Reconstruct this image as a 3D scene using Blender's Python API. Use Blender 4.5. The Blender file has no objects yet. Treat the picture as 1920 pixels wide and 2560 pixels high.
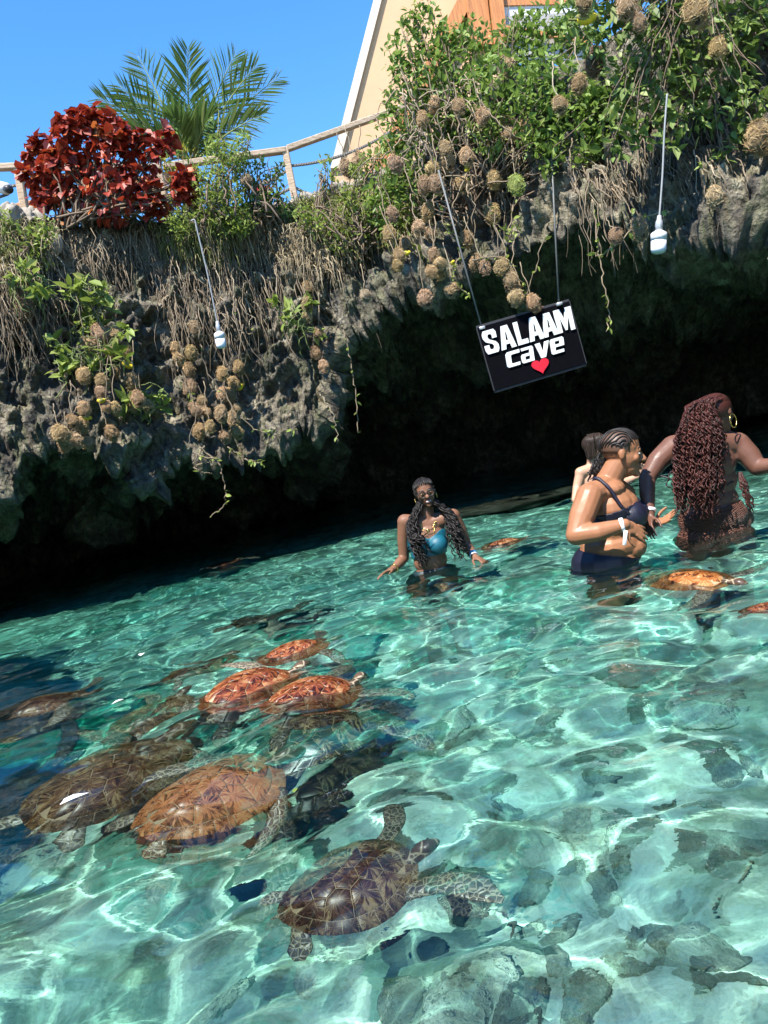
import bpy, math, random
import numpy as np
from mathutils import Vector, Matrix
from mathutils.bvhtree import BVHTree

C = bpy.context.scene
R = math.radians
rng = np.random.default_rng(11)
random.seed(5)

# ------------------------------------------------------------------ camera
CAM_H, PITCH, ROLL, FPX = 0.94, R(4.4), R(12.0), 1923.0
cd = bpy.data.cameras.new('camera')
cam = bpy.data.objects.new('camera', cd)
C.collection.objects.link(cam)
_f = Vector((0, math.cos(PITCH), -math.sin(PITCH))); _x = Vector((1, 0, 0)); _u = _x.cross(_f)
_X = _x * math.cos(ROLL) - _u * math.sin(ROLL)
_U = _u * math.cos(ROLL) + _x * math.sin(ROLL)
_m = Matrix((_X, _U, -_f)).transposed().to_4x4(); _m.translation = (0, 0, CAM_H)
cam.matrix_world = _m
cd.sensor_fit = 'VERTICAL'; cd.sensor_height = 24; cd.lens = 24 * FPX / 2560
cd.clip_start = 0.05; cd.clip_end = 600
C.camera = cam

# ------------------------------------------------------------------ sky, sun, exposure
SUN = Vector((-0.28, -0.43, 0.86)).normalized()
world = bpy.data.worlds.new('World'); C.world = world; world.use_nodes = True
_n = world.node_tree.nodes
sky = _n.new('ShaderNodeTexSky'); sky.sky_type = 'NISHITA'; sky.sun_disc = False
sky.sun_elevation = math.asin(SUN.z); sky.sun_rotation = math.atan2(SUN.x, SUN.y)
sky.air_density = 1.0; sky.dust_density = 0.0; sky.ozone_density = 4.0
_hs = _n.new('ShaderNodeHueSaturation'); _hs.inputs['Saturation'].default_value = 1.25
world.node_tree.links.new(sky.outputs[0], _hs.inputs['Color'])
world.node_tree.links.new(_hs.outputs[0], _n['Background'].inputs[0])
_n['Background'].inputs[1].default_value = 0.15
sl = bpy.data.lights.new('sun', 'SUN'); sl.energy = 5.0; sl.angle = R(0.5); sl.color = (1, .95, .87)
sl.cycles.is_caustics_light = True
so = bpy.data.objects.new('sun', sl); C.collection.objects.link(so)
so.rotation_euler = SUN.to_track_quat('Z', 'Y').to_euler(); so.location = (-6, -4, 16)
C.view_settings.view_transform = 'Standard'; C.view_settings.look = 'None'
C.view_settings.exposure = 1.2; C.view_settings.gamma = 1; C.view_settings.use_curve_mapping = False
C.cycles.max_bounces = 9; C.cycles.diffuse_bounces = 1; C.cycles.glossy_bounces = 4
C.cycles.transmission_bounces = 6; C.cycles.transparent_max_bounces = 12
C.cycles.sample_clamp_indirect = 6.0; C.cycles.use_denoising = True
C.cycles.caustics_reflective = False

# ------------------------------------------------------------------ helpers: rays
_mr = np.array(_m.to_3x3())
def ray(px, py):
    d = _mr @ np.array([(px - 960) / FPX, -(py - 1280) / FPX, -1.0])
    return d
O = np.array([0, 0, CAM_H])
def P(px, py, Y):            # the point of the sight line at depth Y
    d = ray(px, py); return O + d * (Y / d[1])
def W(px, py, z=0.0):        # the point of the sight line at height z
    d = ray(px, py); return O + d * ((z - CAM_H) / d[2])
def U(px, py, z):            # the same below the water, bent at the surface
    d = ray(px, py); w = O + d * (-CAM_H / d[2])
    h = math.hypot(d[0], d[1]); s = h / np.linalg.norm(d) / 1.333
    t = s / math.sqrt(1 - s * s)
    return np.array([w[0] + d[0] / h * t * -z, w[1] + d[1] / h * t * -z, z])

# ------------------------------------------------------------------ helpers: noise
_perm = np.random.default_rng(4).permutation(512)
_val = np.random.default_rng(9).random(512) * 2 - 1
def vnoise(p):
    p = np.asarray(p, float); i = np.floor(p).astype(int); f = p - i; f = f * f * f * (f * (f * 6 - 15) + 10)
    r = 0
    for a in (0, 1):
        wa = f[:, 0] if a else 1 - f[:, 0]
        pa = _perm[(i[:, 0] + a) % 512]
        for b in (0, 1):
            wb = f[:, 1] if b else 1 - f[:, 1]
            pb = _perm[(pa + i[:, 1] + b) % 512]
            for c in (0, 1):
                wc = f[:, 2] if c else 1 - f[:, 2]
                r = r + wa * wb * wc * _val[_perm[(pb + i[:, 2] + c) % 512]]
    return r
def fbm(p, o=4, g=.5):
    p = np.asarray(p, float); s = 0; a = 1
    for k in range(o):
        s = s + a * vnoise(p + 17.3 * k); p = p * 2.03; a *= g
    return s
def ridged(p, o=4):
    p = np.asarray(p, float); s = 0; a = 1
    for k in range(o):
        s = s + a * (1 - 2 * np.abs(vnoise(p + 7.7 * k))); p = p * 2.1; a *= .5
    return s

# ------------------------------------------------------------------ helpers: meshes
class MB:
    def __init__(s): s.v = []; s.f = []; s.n = 0; s.uv = []
    def add(s, v, faces, uv=None):
        v = np.asarray(v, float).reshape(-1, 3)
        for fa in (faces if isinstance(faces, list) else [faces]):
            s.f.append(np.asarray(fa, int) + s.n)
        s.v.append(v); s.n += len(v)
        s.uv.append(np.zeros((len(v), 2)) if uv is None else np.asarray(uv, float))
        return s
    def mesh(s, name, mat=None, smooth=True, uv=False):
        me = bpy.data.meshes.new(name)
        v = np.concatenate(s.v); me.vertices.add(len(v)); me.vertices.foreach_set('co', v.ravel().astype('f'))
        lt = np.concatenate([np.full(len(f), f.shape[1]) for f in s.f]); li = np.concatenate([f.ravel() for f in s.f])
        me.loops.add(len(li)); me.loops.foreach_set('vertex_index', li.astype('i'))
        me.polygons.add(len(lt)); me.polygons.foreach_set('loop_start', (np.cumsum(lt) - lt).astype('i'))
        me.polygons.foreach_set('use_smooth', np.full(len(lt), smooth))
        me.update(calc_edges=True)
        if uv:
            l = me.uv_layers.new(name='UVMap'); l.data.foreach_set('uv', np.concatenate(s.uv)[li].ravel().astype('f'))
        if mat: me.materials.append(mat)
        return me
    def build(s, name, mat, parent=None, smooth=True, uv=False, origin=None):
        if origin is not None: s.v = [a - np.asarray(origin) for a in s.v]
        o = link(name, s.mesh(name, mat, smooth, uv), parent)
        if origin is not None: o.location = origin
        return o
def link(name, data, parent=None):
    o = bpy.data.objects.new(name, data); C.collection.objects.link(o)
    if parent is not None:
        o.parent = parent
    return o
def tag(o, label=None, cat=None, group=None, kind=None):
    if label: o['label'] = label
    if cat: o['category'] = cat
    if group: o['group'] = group
    if kind: o['kind'] = kind
    return o
def empty(name, loc, label=None, cat=None, group=None, rot=None):
    o = link(name, None); o.location = loc; o.empty_display_size = .1
    if rot is not None: o.rotation_euler = rot
    return tag(o, label, cat, group)
def under(o): o.cycles.is_caustics_receiver = True; return o

def gridf(ny, nx, wrap=False):
    i = np.arange(nx * ny).reshape(ny, nx)
    if wrap: i = np.concatenate([i, i[:, :1]], 1)
    return np.stack([i[:-1, :-1], i[:-1, 1:], i[1:, 1:], i[1:, :-1]], -1).reshape(-1, 4)
def strands(paths, r, k=3):
    """many tubes at once: paths (N,n,3), radii broadcastable to (N,n)"""
    p = np.asarray(paths, float)
    if p.ndim == 2: p = p[None]
    N, n, _ = p.shape; r = np.broadcast_to(np.asarray(r, float), (N, n))
    t = np.gradient(p, axis=1); t /= np.linalg.norm(t, axis=2, keepdims=True) + 1e-9
    ref = np.where(np.abs(t[:, :1, 2:3]) > .8, np.array([1., .1, 0]), np.array([0.05, 0.02, 1.]))
    ref = np.broadcast_to(ref, t.shape)
    a = np.cross(t, ref); a /= np.linalg.norm(a, axis=2, keepdims=True) + 1e-9
    b = np.cross(t, a)
    ang = np.arange(k) / k * 2 * math.pi
    v = p[:, :, None] + r[:, :, None, None] * (a[:, :, None] * np.cos(ang)[:, None] + b[:, :, None] * np.sin(ang)[:, None])
    f = gridf(n, k, True)[:, ::-1]
    F = (f[None] + (np.arange(N) * n * k)[:, None, None]).reshape(-1, 4)
    fs = [F]
    if k >= 4:
        c0 = np.arange(k)[None] + (np.arange(N) * n * k)[:, None]; c1 = c0[:, ::-1] + (n - 1) * k
        fs += [c0, c1]
    return v.reshape(-1, 3), fs
def ellipsoid(c, r, rot=None, nu=16, nv=10):
    th = np.linspace(0, math.pi, nv + 1)[1:-1]; ph = np.arange(nu) / nu * 2 * math.pi
    T, Ph = np.meshgrid(th, ph, indexing='ij')
    v = np.stack([np.sin(T) * np.cos(Ph), np.sin(T) * np.sin(Ph), np.cos(T)], -1).reshape(-1, 3)
    v = np.concatenate([v, [[0, 0, 1], [0, 0, -1]]]) * np.asarray(r)
    if rot is not None: v = v @ np.asarray(rot).T
    n = nu * (nv - 1); i = np.arange(nu)
    f = gridf(nv - 1, nu, True)[:, ::-1]
    t1 = np.stack([np.full(nu, n), i, (i + 1) % nu], -1); b = (nv - 2) * nu
    t2 = np.stack([np.full(nu, n + 1), b + (i + 1) % nu, b + i], -1)
    return v + np.asarray(c), [f, t1, t2]
def rcone(p0, p1, r0, r1, k=14):
    """tapered limb with round ends"""
    p0 = np.asarray(p0, float); p1 = np.asarray(p1, float); d = p1 - p0; L = np.linalg.norm(d) + 1e-6; d = d / L
    s = []; 
    for a in np.linspace(-80, 0, 4): s.append((r0 * math.sin(R(a)), r0 * math.cos(R(a))))
    for a in np.linspace(0, 80, 4): s.append((L + r1 * math.sin(R(a)), r1 * math.cos(R(a))))
    return strands(np.array([p0 + d * q[0] for q in s]), np.array([q[1] for q in s])[None], k)
def box(c, s, rot=None):
    v = np.array([[x, y, z] for x in (-.5, .5) for y in (-.5, .5) for z in (-.5, .5)]) * np.asarray(s)
    if rot is not None: v = v @ np.asarray(rot).T
    return v + np.asarray(c), np.array([[0, 1, 3, 2], [4, 6, 7, 5], [0, 4, 5, 1], [2, 3, 7, 6], [0, 2, 6, 4], [1, 5, 7, 3]])
def beam(p0, p1, w, h):
    p0 = np.asarray(p0, float); p1 = np.asarray(p1, float); d = p1 - p0; L = np.linalg.norm(d); d /= L
    up = np.array([0, 0, 1.]) if abs(d[2]) < .9 else np.array([0, 1., 0]); a = np.cross(up, d); a /= np.linalg.norm(a); b = np.cross(d, a)
    return bevel_box((p0 + p1) / 2, (L, w, h), np.stack([d, a, b], 1))
def bevel_box(c, s, rot=None, e=None):
    s = np.asarray(s, float); e = min(s) * .12 if e is None else e
    bm_v = []; 
    for ax in range(3):
        for sg in (-1, 1):
            for q in ((-1, -1), (1, -1), (1, 1), (-1, 1)):
                v = np.zeros(3); v[ax] = sg * s[ax] / 2; o = [i for i in range(3) if i != ax]
                v[o[0]] = q[0] * (s[o[0]] / 2 - e); v[o[1]] = q[1] * (s[o[1]] / 2 - e); bm_v.append(v)
    v = np.array(bm_v)
    import bmesh
    bm = bmesh.new(); [bm.verts.new(x) for x in v]; bmesh.ops.convex_hull(bm, input=bm.verts[:]); bm.verts.index_update()
    vv = np.array([x.co[:] for x in bm.verts]); ff = [np.array([[x.index for x in f.verts] for f in bm.faces])]
    bm.free()
    if rot is not None: vv = vv @ np.asarray(rot).T
    return vv + np.asarray(c), ff
def rotz(a): c, s = math.cos(a), math.sin(a); return np.array([[c, -s, 0], [s, c, 0], [0, 0, 1.]])
def frames(d, roll):
    """rotation matrices whose y axis is d (N,3), turned by roll"""
    d = d / (np.linalg.norm(d, axis=1, keepdims=True) + 1e-9)
    ref = np.where(np.abs(d[:, 2:3]) > .9, np.array([1., 0, 0]), np.array([0, 0, 1.]))
    x = np.cross(d, ref); x /= np.linalg.norm(x, axis=1, keepdims=True); z = np.cross(x, d)
    c, s = np.cos(roll)[:, None], np.sin(roll)[:, None]
    return np.stack([x * c + z * s, d, z * c - x * s], 2)
def leaf_tpl(w=.4, fold=.1, droop=.12, tip=1.0):
    v = np.array([[0, 0, 0], [-.42 * w, .25, fold * .8], [0, .28, 0], [.42 * w, .25, fold * .8], [-.46 * w, .58, fold - droop * .5], [0, .6, -droop * .4],
                  [.46 * w, .58, fold - droop * .5], [0, tip, -droop]])
    f = [np.array([[0, 2, 1], [0, 3, 2], [4, 5, 7], [5, 6, 7]]), np.array([[1, 2, 5, 4], [2, 3, 6, 5]])]
    return v, f
def leaves(tpl, pos, d, size, roll):
    v, fs = tpl; Rm = frames(d, roll); N = len(pos); k = len(v)
    V = np.einsum('nij,kj->nki', Rm, v) * np.asarray(size).reshape(-1, 1, 1) + pos[:, None]
    return V.reshape(-1, 3), [(f[None] + (np.arange(N) * k)[:, None, None]).reshape(-1, f.shape[1]) for f in fs]
def leaf_objects(name, me, parent, pos, d, size, roll, n=300):
    """single leaves as objects that share one mesh"""
    Rm = frames(d, roll)
    for i in range(min(n, len(pos))):
        o = link(name, me, parent); m = Matrix(Rm[i].tolist()).to_4x4() @ Matrix.Scale(float(size[i]), 4); m.translation = pos[i] - np.array(parent.location)
        o.matrix_local = m
def rnd_dirs(n, up=0.):
    d = rng.normal(size=(n, 3)); d[:, 2] += up; return d / np.linalg.norm(d, axis=1, keepdims=True)

# ------------------------------------------------------------------ helpers: materials
class NT:
    def __init__(s, name):
        s.m = bpy.data.materials.new(name); s.m.use_nodes = True; s.t = s.m.node_tree; s.t.nodes.clear()
        s.out = s.t.nodes.new('ShaderNodeOutputMaterial')
    def n(s, typ, ins=None, **props):
        q = s.t.nodes.new('ShaderNode' + typ)
        for k, v in props.items(): setattr(q, k, v)
        for k, v in (ins or {}).items():
            i = q.inputs[k]
            if isinstance(v, bpy.types.NodeSocket): s.t.links.new(v, i)
            elif hasattr(i.default_value, '__len__') and not hasattr(v, '__len__'): i.default_value = [v] * len(i.default_value)
            elif hasattr(v, '__len__') and len(v) == 3 and len(i.default_value) == 4: i.default_value = (*v, 1)
            else: i.default_value = v
        return q
    def coord(s, which='Object'): return s.n('TexCoord').outputs[which]
    def noise(s, vec, scale, detail=4, rough=.55, dist=0., out=0):
        return s.n('TexNoise', {'Vector': vec, 'Scale': scale, 'Detail': detail, 'Roughness': rough, 'Distortion': dist}).outputs[out]
    def math(s, op, a, b=0., clamp=False): return s.n('Math', {0: a, 1: b}, operation=op, use_clamp=clamp).outputs[0]
    def ramp(s, fac, stops, interp='LINEAR'):
        q = s.n('ValToRGB', {0: fac}); e = q.color_ramp; e.interpolation = interp
        while len(e.elements) < len(stops): e.elements.new(.5)
        for x, (p, c) in zip(e.elements, stops): x.position = p; x.color = (*c, 1) if hasattr(c, '__len__') else (c, c, c, 1)
        return q.outputs[0]
    def mix(s, f, a, b, mode='MIX'):
        q = s.n('Mix', data_type='RGBA', blend_type=mode); q.clamp_factor = True
        for i, v in ((0, f), (6, a), (7, b)):
            if isinstance(v, bpy.types.NodeSocket): s.t.links.new(v, q.inputs[i])
            else: q.inputs[i].default_value = (*v, 1) if hasattr(v, '__len__') else v
        return q.outputs[2]
    def bump(s, h, strength=.5, dist=.02): return s.n('Bump', {'Height': h, 'Strength': strength, 'Distance': dist}).outputs[0]
    def pbr(s, col, rough=.6, normal=None, **kw):
        i = {'Base Color': col, 'Roughness': rough}
        if normal is not None: i['Normal'] = normal
        i.update(kw); return s.n('BsdfPrincipled', i).outputs[0]
    def done(s, sh): s.t.links.new(sh, s.out.inputs[0]); return s.m
def plain(name, col, rough=.6, var=.25, scale=30, bump=.15, **kw):
    t = NT(name); c = t.coord(); nz = t.noise(c, scale, 5)
    k = t.mix(nz, tuple(x * (1 - var) for x in col), tuple(min(1, x * (1 + var)) for x in col))
    return t.done(t.pbr(k, rough, t.bump(t.noise(c, scale * 3, 3), bump, .01), **kw))
def leaf_mat(name, c1, c2, c3, rough=.55, trans=.42):
    t = NT(name); g = t.n('NewGeometry').outputs['Random Per Island']; oi = t.n('ObjectInfo').outputs['Random']
    r = t.math('FRACT', t.math('ADD', g, oi))
    k = t.ramp(r, [(0, c1), (.55, c2), (.9, c2), (1, c3)])
    k = t.mix(t.math('MULTIPLY', t.noise(t.coord(), 40, 2), .35), k, tuple(.4 * x for x in c1))
    a = t.pbr(k, rough); b = t.n('BsdfTranslucent', {0: k}).outputs[0]
    return t.done(t.n('MixShader', {0: trans, 1: a, 2: b}).outputs[0])

# ================================================================== materials of the setting
def rock_material():
    t = NT('cave_rock'); c = t.coord()
    n1 = t.noise(c, 1.3, 6, .6, .4); n2 = t.noise(c, 6, 6, .65); n3 = t.noise(c, 28, 5, .65)
    st = t.n('Mapping', {'Vector': c, 'Scale': (2.2, 2.2, .45)}).outputs[0]
    n4 = t.noise(st, 2.4, 5, .6, .6)
    base = t.ramp(n2, [(.28, (.04, .032, .024)), (.43, (.14, .115, .08)), (.56, (.37, .315, .225)), (.71, (.62, .56, .42))])
    dark = t.ramp(t.math('ADD', t.math('MULTIPLY', n1, .6), t.math('MULTIPLY', n4, .4)), [(.42, 1.), (.56, 0.)])
    k = t.mix(t.math('MULTIPLY', dark, .86), base, (.034, .032, .028))
    green = t.ramp(n4, [(.47, 0.), (.63, 1.)])
    k = t.mix(t.math('MULTIPLY', green, .6), k, (.115, .135, .055))
    ochre = t.ramp(t.noise(st, 3.1, 4, .6), [(.56, 0.), (.7, 1.)])
    k = t.mix(t.math('MULTIPLY', ochre, .35), k, (.27, .17, .08))
    k = t.mix(t.ramp(n3, [(.3, .75), (.5, 0.)]), k, (.045, .042, .038))
    h = t.math('ADD', t.math('MULTIPLY', n2, 1.), t.math('MULTIPLY', n3, .45))
    vor = t.n('TexVoronoi', {'Vector': t.mix(.12, c, t.n('TexNoise', {'Vector': c, 'Scale': 5}).outputs[1]), 'Scale': 13}, feature='F1').outputs[0]
    h = t.math('ADD', h, t.math('MULTIPLY', vor, .5))
    return t.done(t.pbr(k, .85, t.bump(h, 1., .12)))
M_rock = rock_material()

def sand_material():
    t = NT('pool_sand'); c = t.coord()
    n1 = t.noise(c, 2.6, 6, .65, .4); n2 = t.noise(c, 11, 5, .7); n3 = t.noise(c, 70, 3)
    k = t.mix(n2, (.52, .55, .46), (.74, .75, .66))
    algae = t.ramp(t.math('ADD', t.math('MULTIPLY', n1, .65), t.math('MULTIPLY', n2, .35)), [(.44, 0.), (.56, 1.)])
    k = t.mix(t.math('MULTIPLY', algae, .85), k, (.13, .175, .12))
    k = t.mix(t.ramp(n3, [(.62, 0.), (.72, .5)]), k, (.16, .18, .13))
    return t.done(t.pbr(k, .9, t.bump(n2, .4, .03)))
M_sand = sand_material()
def sub_rock_material():
    t = NT('algae_rock'); c = t.coord(); n2 = t.noise(c, 7, 6, .65); n3 = t.noise(c, 32, 4)
    k = t.ramp(n2, [(.3, (.19, .21, .16)), (.46, (.36, .38, .30)), (.6, (.54, .56, .47))])
    k = t.mix(t.ramp(n3, [(.55, 0.), (.7, .6)]), k, (.40, .40, .30))
    return t.done(t.pbr(k, .9, t.bump(t.math('ADD', n2, n3), .9, .04)))
M_subrock = sub_rock_material()

# ================================================================== the sinkhole rock
# stations of the rim, left to right: lower lip and upper edge of the cliff, (px, py, depth); plain xyz outside the frame
def S(l, t):
    f = lambda q: np.array(q[1:]) if q[0] == 'w' else P(*q)
    return f(l), f(t)
st = [S(('w', .4, -10.2, 1.0), ('w', .4, -10.6, 3.4)), S(('w', -2.6, -9.2, 1.2), ('w', -2.8, -9.6, 3.0)), S(('w', -3.4, -6, 1.2), ('w', -3.7, -6, 3.0)), S(('w', -2.5, -2, .9), ('w', -2.8, -2, 3.4)), S(('w', -3.1, 1.0, .7), ('w', -3.4, 1.0, 4.1)),
      S(('w', -4.6, 3.8, .6), ('w', -5.0, 3.8, 4.6)), S(('w', -6.0, 6.3, .5), ('w', -6.6, 6.3, 3.3)),
      S(('w', -5.7, 8.6, .7), ('w', -6.5, 9.2, 4.0)), S((-30, 1290, 8.4), (-40, 545, 9.2)), S((60, 1128, 8.6), (60, 535, 9.5)), S((140, 1088, 8.7), (150, 540, 9.6)),
      S((230, 1118, 8.8), (240, 536, 9.7)), S((330, 1148, 9.0), (330, 530, 9.8)), S((372, 1223, 9.1), (380, 532, 9.9)), S((430, 1138, 9.2), (430, 538, 10)),
      S((520, 1143, 9.3), (520, 540, 10.1)), S((610, 1138, 9.4), (610, 535, 10.2)), S((690, 1108, 9.5), (690, 510, 10.2)), S((750, 1053, 9.6), (760, 488, 10.2)),
      S((800, 1060, 9.6), (810, 470, 10.2)), S((832, 950, 9.6), (850, 455, 10.2)), S((855, 850, 9.5), (890, 440, 10.1)), S((900, 800, 9.5), (930, 425, 10)),
      S((940, 770, 9.4), (965, 415, 10)), S((990, 712, 9.3), (1010, 400, 9.9)), S((1060, 690, 9.1), (1080, 350, 9.7)), S((1150, 668, 8.9), (1160, 290, 9.5)),
      S((1250, 630, 8.7), (1250, 240, 9.3)), S((1350, 590, 8.4), (1340, 190, 9.1)), S((1440, 560, 8.1), (1430, 150, 8.8)), S((1530, 545, 7.8), (1530, 90, 8.6)),
      S((1620, 575, 7.5), (1620, 40, 8.3)), S((1700, 590, 7.3), (1720, -30, 8.1)), S((1780, 560, 7.1), (1800, -90, 7.9)), S((1860, 545, 6.9), (1880, -140, 7.8)),
      S((1960, 570, 6.7), (1990, -200, 7.6)), S((2150, 640, 6.3), (2200, -280, 7.2)), S(('w', 5.4, 4.0, 2.4), ('w', 6.0, 4.0, 5.4)),
      S(('w', 5.8, .5, 2.0), ('w', 6.4, .5, 5.0)), S(('w', 5.8, -3, 1.8), ('w', 6.4, -3, 4.6)), S(('w', 5.6, -6, 1.6), ('w', 6.2, -6, 4.0)), S(('w', 3.6, -9.2, 1.2), ('w', 3.9, -9.6, 3.8)), S(('w', .4, -10.2, 1.0), ('w', .4, -10.6, 3.4))]
Lk = np.array([a for a, b in st]); Tk = np.array([b for a, b in st])
def catmull(K, t):
    n = len(K); i = np.clip(t.astype(int), 0, n - 2); f = (t - i)[:, None]
    p0, p1, p2, p3 = K[np.maximum(i - 1, 0)], K[i], K[i + 1], K[np.minimum(i + 2, n - 1)]
    return .5 * (2 * p1 + (p2 - p0) * f + (2 * p0 - 5 * p1 + 4 * p2 - p3) * f ** 2 + (3 * p1 - p0 - 3 * p2 + p3) * f ** 3)
tt = np.concatenate([np.linspace(0, 7, 70, endpoint=False), np.linspace(7, 36, 620, endpoint=False), np.linspace(36, len(st) - 1, 60)])
Lu, Tu = catmull(Lk, tt), catmull(Tk, tt)
nrm = Lu - np.array([.4, 3.2, 0]); nrm[:, 2] = 0; nrm /= np.linalg.norm(nrm, axis=1, keepdims=True)
ku = np.ones(61) / 61; 
nrm = np.stack([np.convolve(np.pad(nrm[:, i], 30, 'edge'), ku, 'valid') for i in range(3)], 1); nrm /= np.linalg.norm(nrm, axis=1, keepdims=True)
z1 = np.array([0, 0, 1.])
def K(base, n, z): return base + nrm * n + z1 * z
Lz = Lu[:, 2:3]
def atz(base, n, z): q = base + nrm * n; q[:, 2:3] = z; return q
profile = [(K(Tu, 26, .6), 0), (K(Tu, 7, .2), 8), (K(Tu, 1.4, .06), 12), (Tu, 12), (Tu * .72 + Lu * .28 - nrm * .12, 28), (Tu * .38 + Lu * .62 + nrm * .05, 34), (Lu, 34),
           (K(Lu, .3, .10), 8), (K(Lu, 1.5, .18), 20), (atz(Lu, 4.2, Lz * .86), 26), (atz(Lu, 8.0, Lz * .5 + .05), 26), (atz(Lu, 10.2, -1. + 0 * Lz), 16), (atz(Lu, 10.8, -3.4 + 0 * Lz), 5)]
rows = [profile[0][0]]; sv = [0.]
for j in range(1, len(profile)):
    a, b = profile[j - 1][0], profile[j][0]; k = profile[j][1]
    for q in range(1, k + 1): rows.append(a + (b - a) * q / k); sv.append(j - 1 + q / k)
G = np.array(rows); sv = np.array(sv); nv, nu = G.shape[:2]
# soften the profile, then weather it
for _ in range(3): G[1:-1] = (G[:-2] + 2 * G[1:-1] + G[2:]) / 4
du = np.gradient(G, axis=1); dv = np.gradient(G, axis=0); N = np.cross(dv, du); N /= np.linalg.norm(N, axis=2, keepdims=True) + 1e-9
fl = G.reshape(-1, 3)
amp = np.interp(sv, [0, 1, 2, 3, 3.6, 5, 6, 7, 9, 12], [.5, .35, .12, .16, .30, .30, .2, .22, .5, .5])[:, None]
big = fbm(fl * .75, 4).reshape(nv, nu); col = fbm(fl * np.array([2.2, 2.2, .55]), 4).reshape(nv, nu)
rid = ridged(fl * 2.6 + 5, 3).reshape(nv, nu); fine = fbm(fl * 6.5, 4, .6).reshape(nv, nu)
disp = amp * (big * 1.25 + col * .28) + np.minimum(amp, .3) * (.26 * rid + .50 * fine)
G = G + N * (disp * np.clip((sv - 2.2) / 1.2, .25, 1)[:, None])[..., None]
drip = np.abs(fbm(np.stack([tt * 3.1, 0 * tt, 0 * tt], 1), 3)) + .7 * np.maximum(0, vnoise(np.stack([tt * 6., 3 + 0 * tt, 0 * tt], 1)))
G[..., 2] -= np.exp(-((sv - 6.1) / .42) ** 2)[:, None] * (drip * .17)[None] * np.clip(nv, 0, 1)
drip2 = np.maximum(0, fbm(G.reshape(-1, 3) * np.array([1.7, 1.7, .2]) + 40, 3).reshape(nv, nu)) ** 1.4
G[..., 2] -= (np.clip(sv - 6.6, 0, 1) * np.clip(10 - sv, 0, 1))[:, None] * drip2 * .35
mb = MB().add(G.reshape(-1, 3), gridf(nv, nu)[:, ::-1])
rock = under(tag(mb.build('cave_rock', M_rock), kind='structure'))
BV = BVHTree.FromPolygons(mb.v[0].tolist(), mb.f[0].tolist())
def hit(px, py, fallback=9.5):
    d = Vector(ray(px, py)).normalized(); h = BV.ray_cast(Vector(O), d, 60)
    return (np.array(h[0]), np.array(h[1]), True) if h[0] is not None and h[0].y < 13 else (P(px, py, fallback), np.array([0, -1., 0]), False)
def down(x, y, z=20.):
    h = BV.ray_cast(Vector((x, y, z)), Vector((0, 0, -1)), 40)
    return np.array(h[0]) if h[0] is not None else np.array([x, y, 4.5])

# ================================================================== pool floor and water
def depth(X, Y):
    d = .60 + .062 * np.clip(Y - 1, 0, 7) + .10 * np.clip(-X - .2, 0, 3) - .06 * np.clip(X - .5, 0, 2.5)
    return d - np.clip(-.6 - Y, 0, 9) * .42
xs = np.concatenate([np.arange(-16, -4.5, .25), np.arange(-4.5, 4.5, .045), np.arange(4.5, 16.01, .25)])
ys = np.concatenate([np.arange(-12, .2, .3), np.arange(.2, 9, .045), np.arange(9, 23, .25)])
X, Y = np.meshgrid(xs, ys); q = np.stack([X, Y, 0 * X], -1).reshape(-1, 3)
Z = -depth(X, Y) + .06 * fbm(q * 1.4, 3).reshape(X.shape) + .03 * fbm(q * 6, 3).reshape(X.shape)
mf = MB().add(np.stack([X, Y, Z], -1), gridf(*X.shape)); floor = under(tag(mf.build('pool_floor', M_sand), kind='structure'))
FB = BVHTree.FromPolygons(mf.v[0].tolist(), mf.f[0].tolist())
def floor_z(x, y):
    h = FB.ray_cast(Vector((x, y, 3)), Vector((0, 0, -1)), 9); return h[0].z if h[0] is not None else -1
def on_floor(px, py):
    z = -.8
    for _ in range(6): p = U(px, py, z); z = floor_z(p[0], p[1])
    return U(px, py, z)

_w = np.random.default_rng(21); comps = []
for i in range(64):
    lam = .11 * (11 ** _w.random()); k = 2 * math.pi / lam; th = _w.normal(1.15, 1.0)
    a = .0023 * (lam / .3) ** .95 * (.5 + .9 * _w.random())
    comps.append((lam, k * math.cos(th), k * math.sin(th), a, _w.random() * 6.28))
def waves(X, Y):
    Z = 0 * X; q = np.stack([X, Y, 0 * X], -1).reshape(-1, 3)
    wx = X + .10 * vnoise(q * .9).reshape(X.shape); wy = Y + .10 * vnoise(q * .9 + 30).reshape(X.shape)
    calm = np.clip(.68 - .07 * (Y - 1.4), .36, .68); chop = np.clip(.33 + .04 * (Y - 1.4), .33, .46)
    for lam, kx, ky, a, p in comps:
        Z += a * (calm if lam > .28 else chop) * np.sin(kx * wx + ky * wy + p)
    return Z
xs = np.concatenate([np.arange(-15, -4.2, .15), np.arange(-4.2, 4.2, .026), np.arange(4.2, 15, .15)])
ys = np.concatenate([np.arange(-3.4, .6, .06), np.arange(.6, 3.2, .021), np.arange(3.2, 6.5, .032), np.arange(6.5, 11, .05), np.arange(11, 21.5, .15)])
X, Y = np.meshgrid(xs, ys); Z = waves(X, Y); wf = gridf(*X.shape)
t = NT('water')
rip = t.noise(t.coord(), 11, 3, .5, .4); bn = t.bump(rip, .075, .03); fr = t.n('Fresnel', {'IOR': 1.333, 'Normal': bn}).outputs[0]
M_water = t.done(t.n('MixShader', {0: fr, 1: t.n('MixShader', {0: .24, 1: t.n('BsdfRefraction', {'Color': (.93, 1., .985, 1), 'Roughness': 0., 'IOR': 1.333, 'Normal': bn}).outputs[0], 2: t.n('BsdfTransparent', {'Color': (.93, 1., .985, 1)}).outputs[0]}).outputs[0],
                                   2: t.n('BsdfGlossy', {'Color': (1, 1, 1, 1), 'Roughness': 0., 'Normal': bn}).outputs[0]}).outputs[0])
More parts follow.
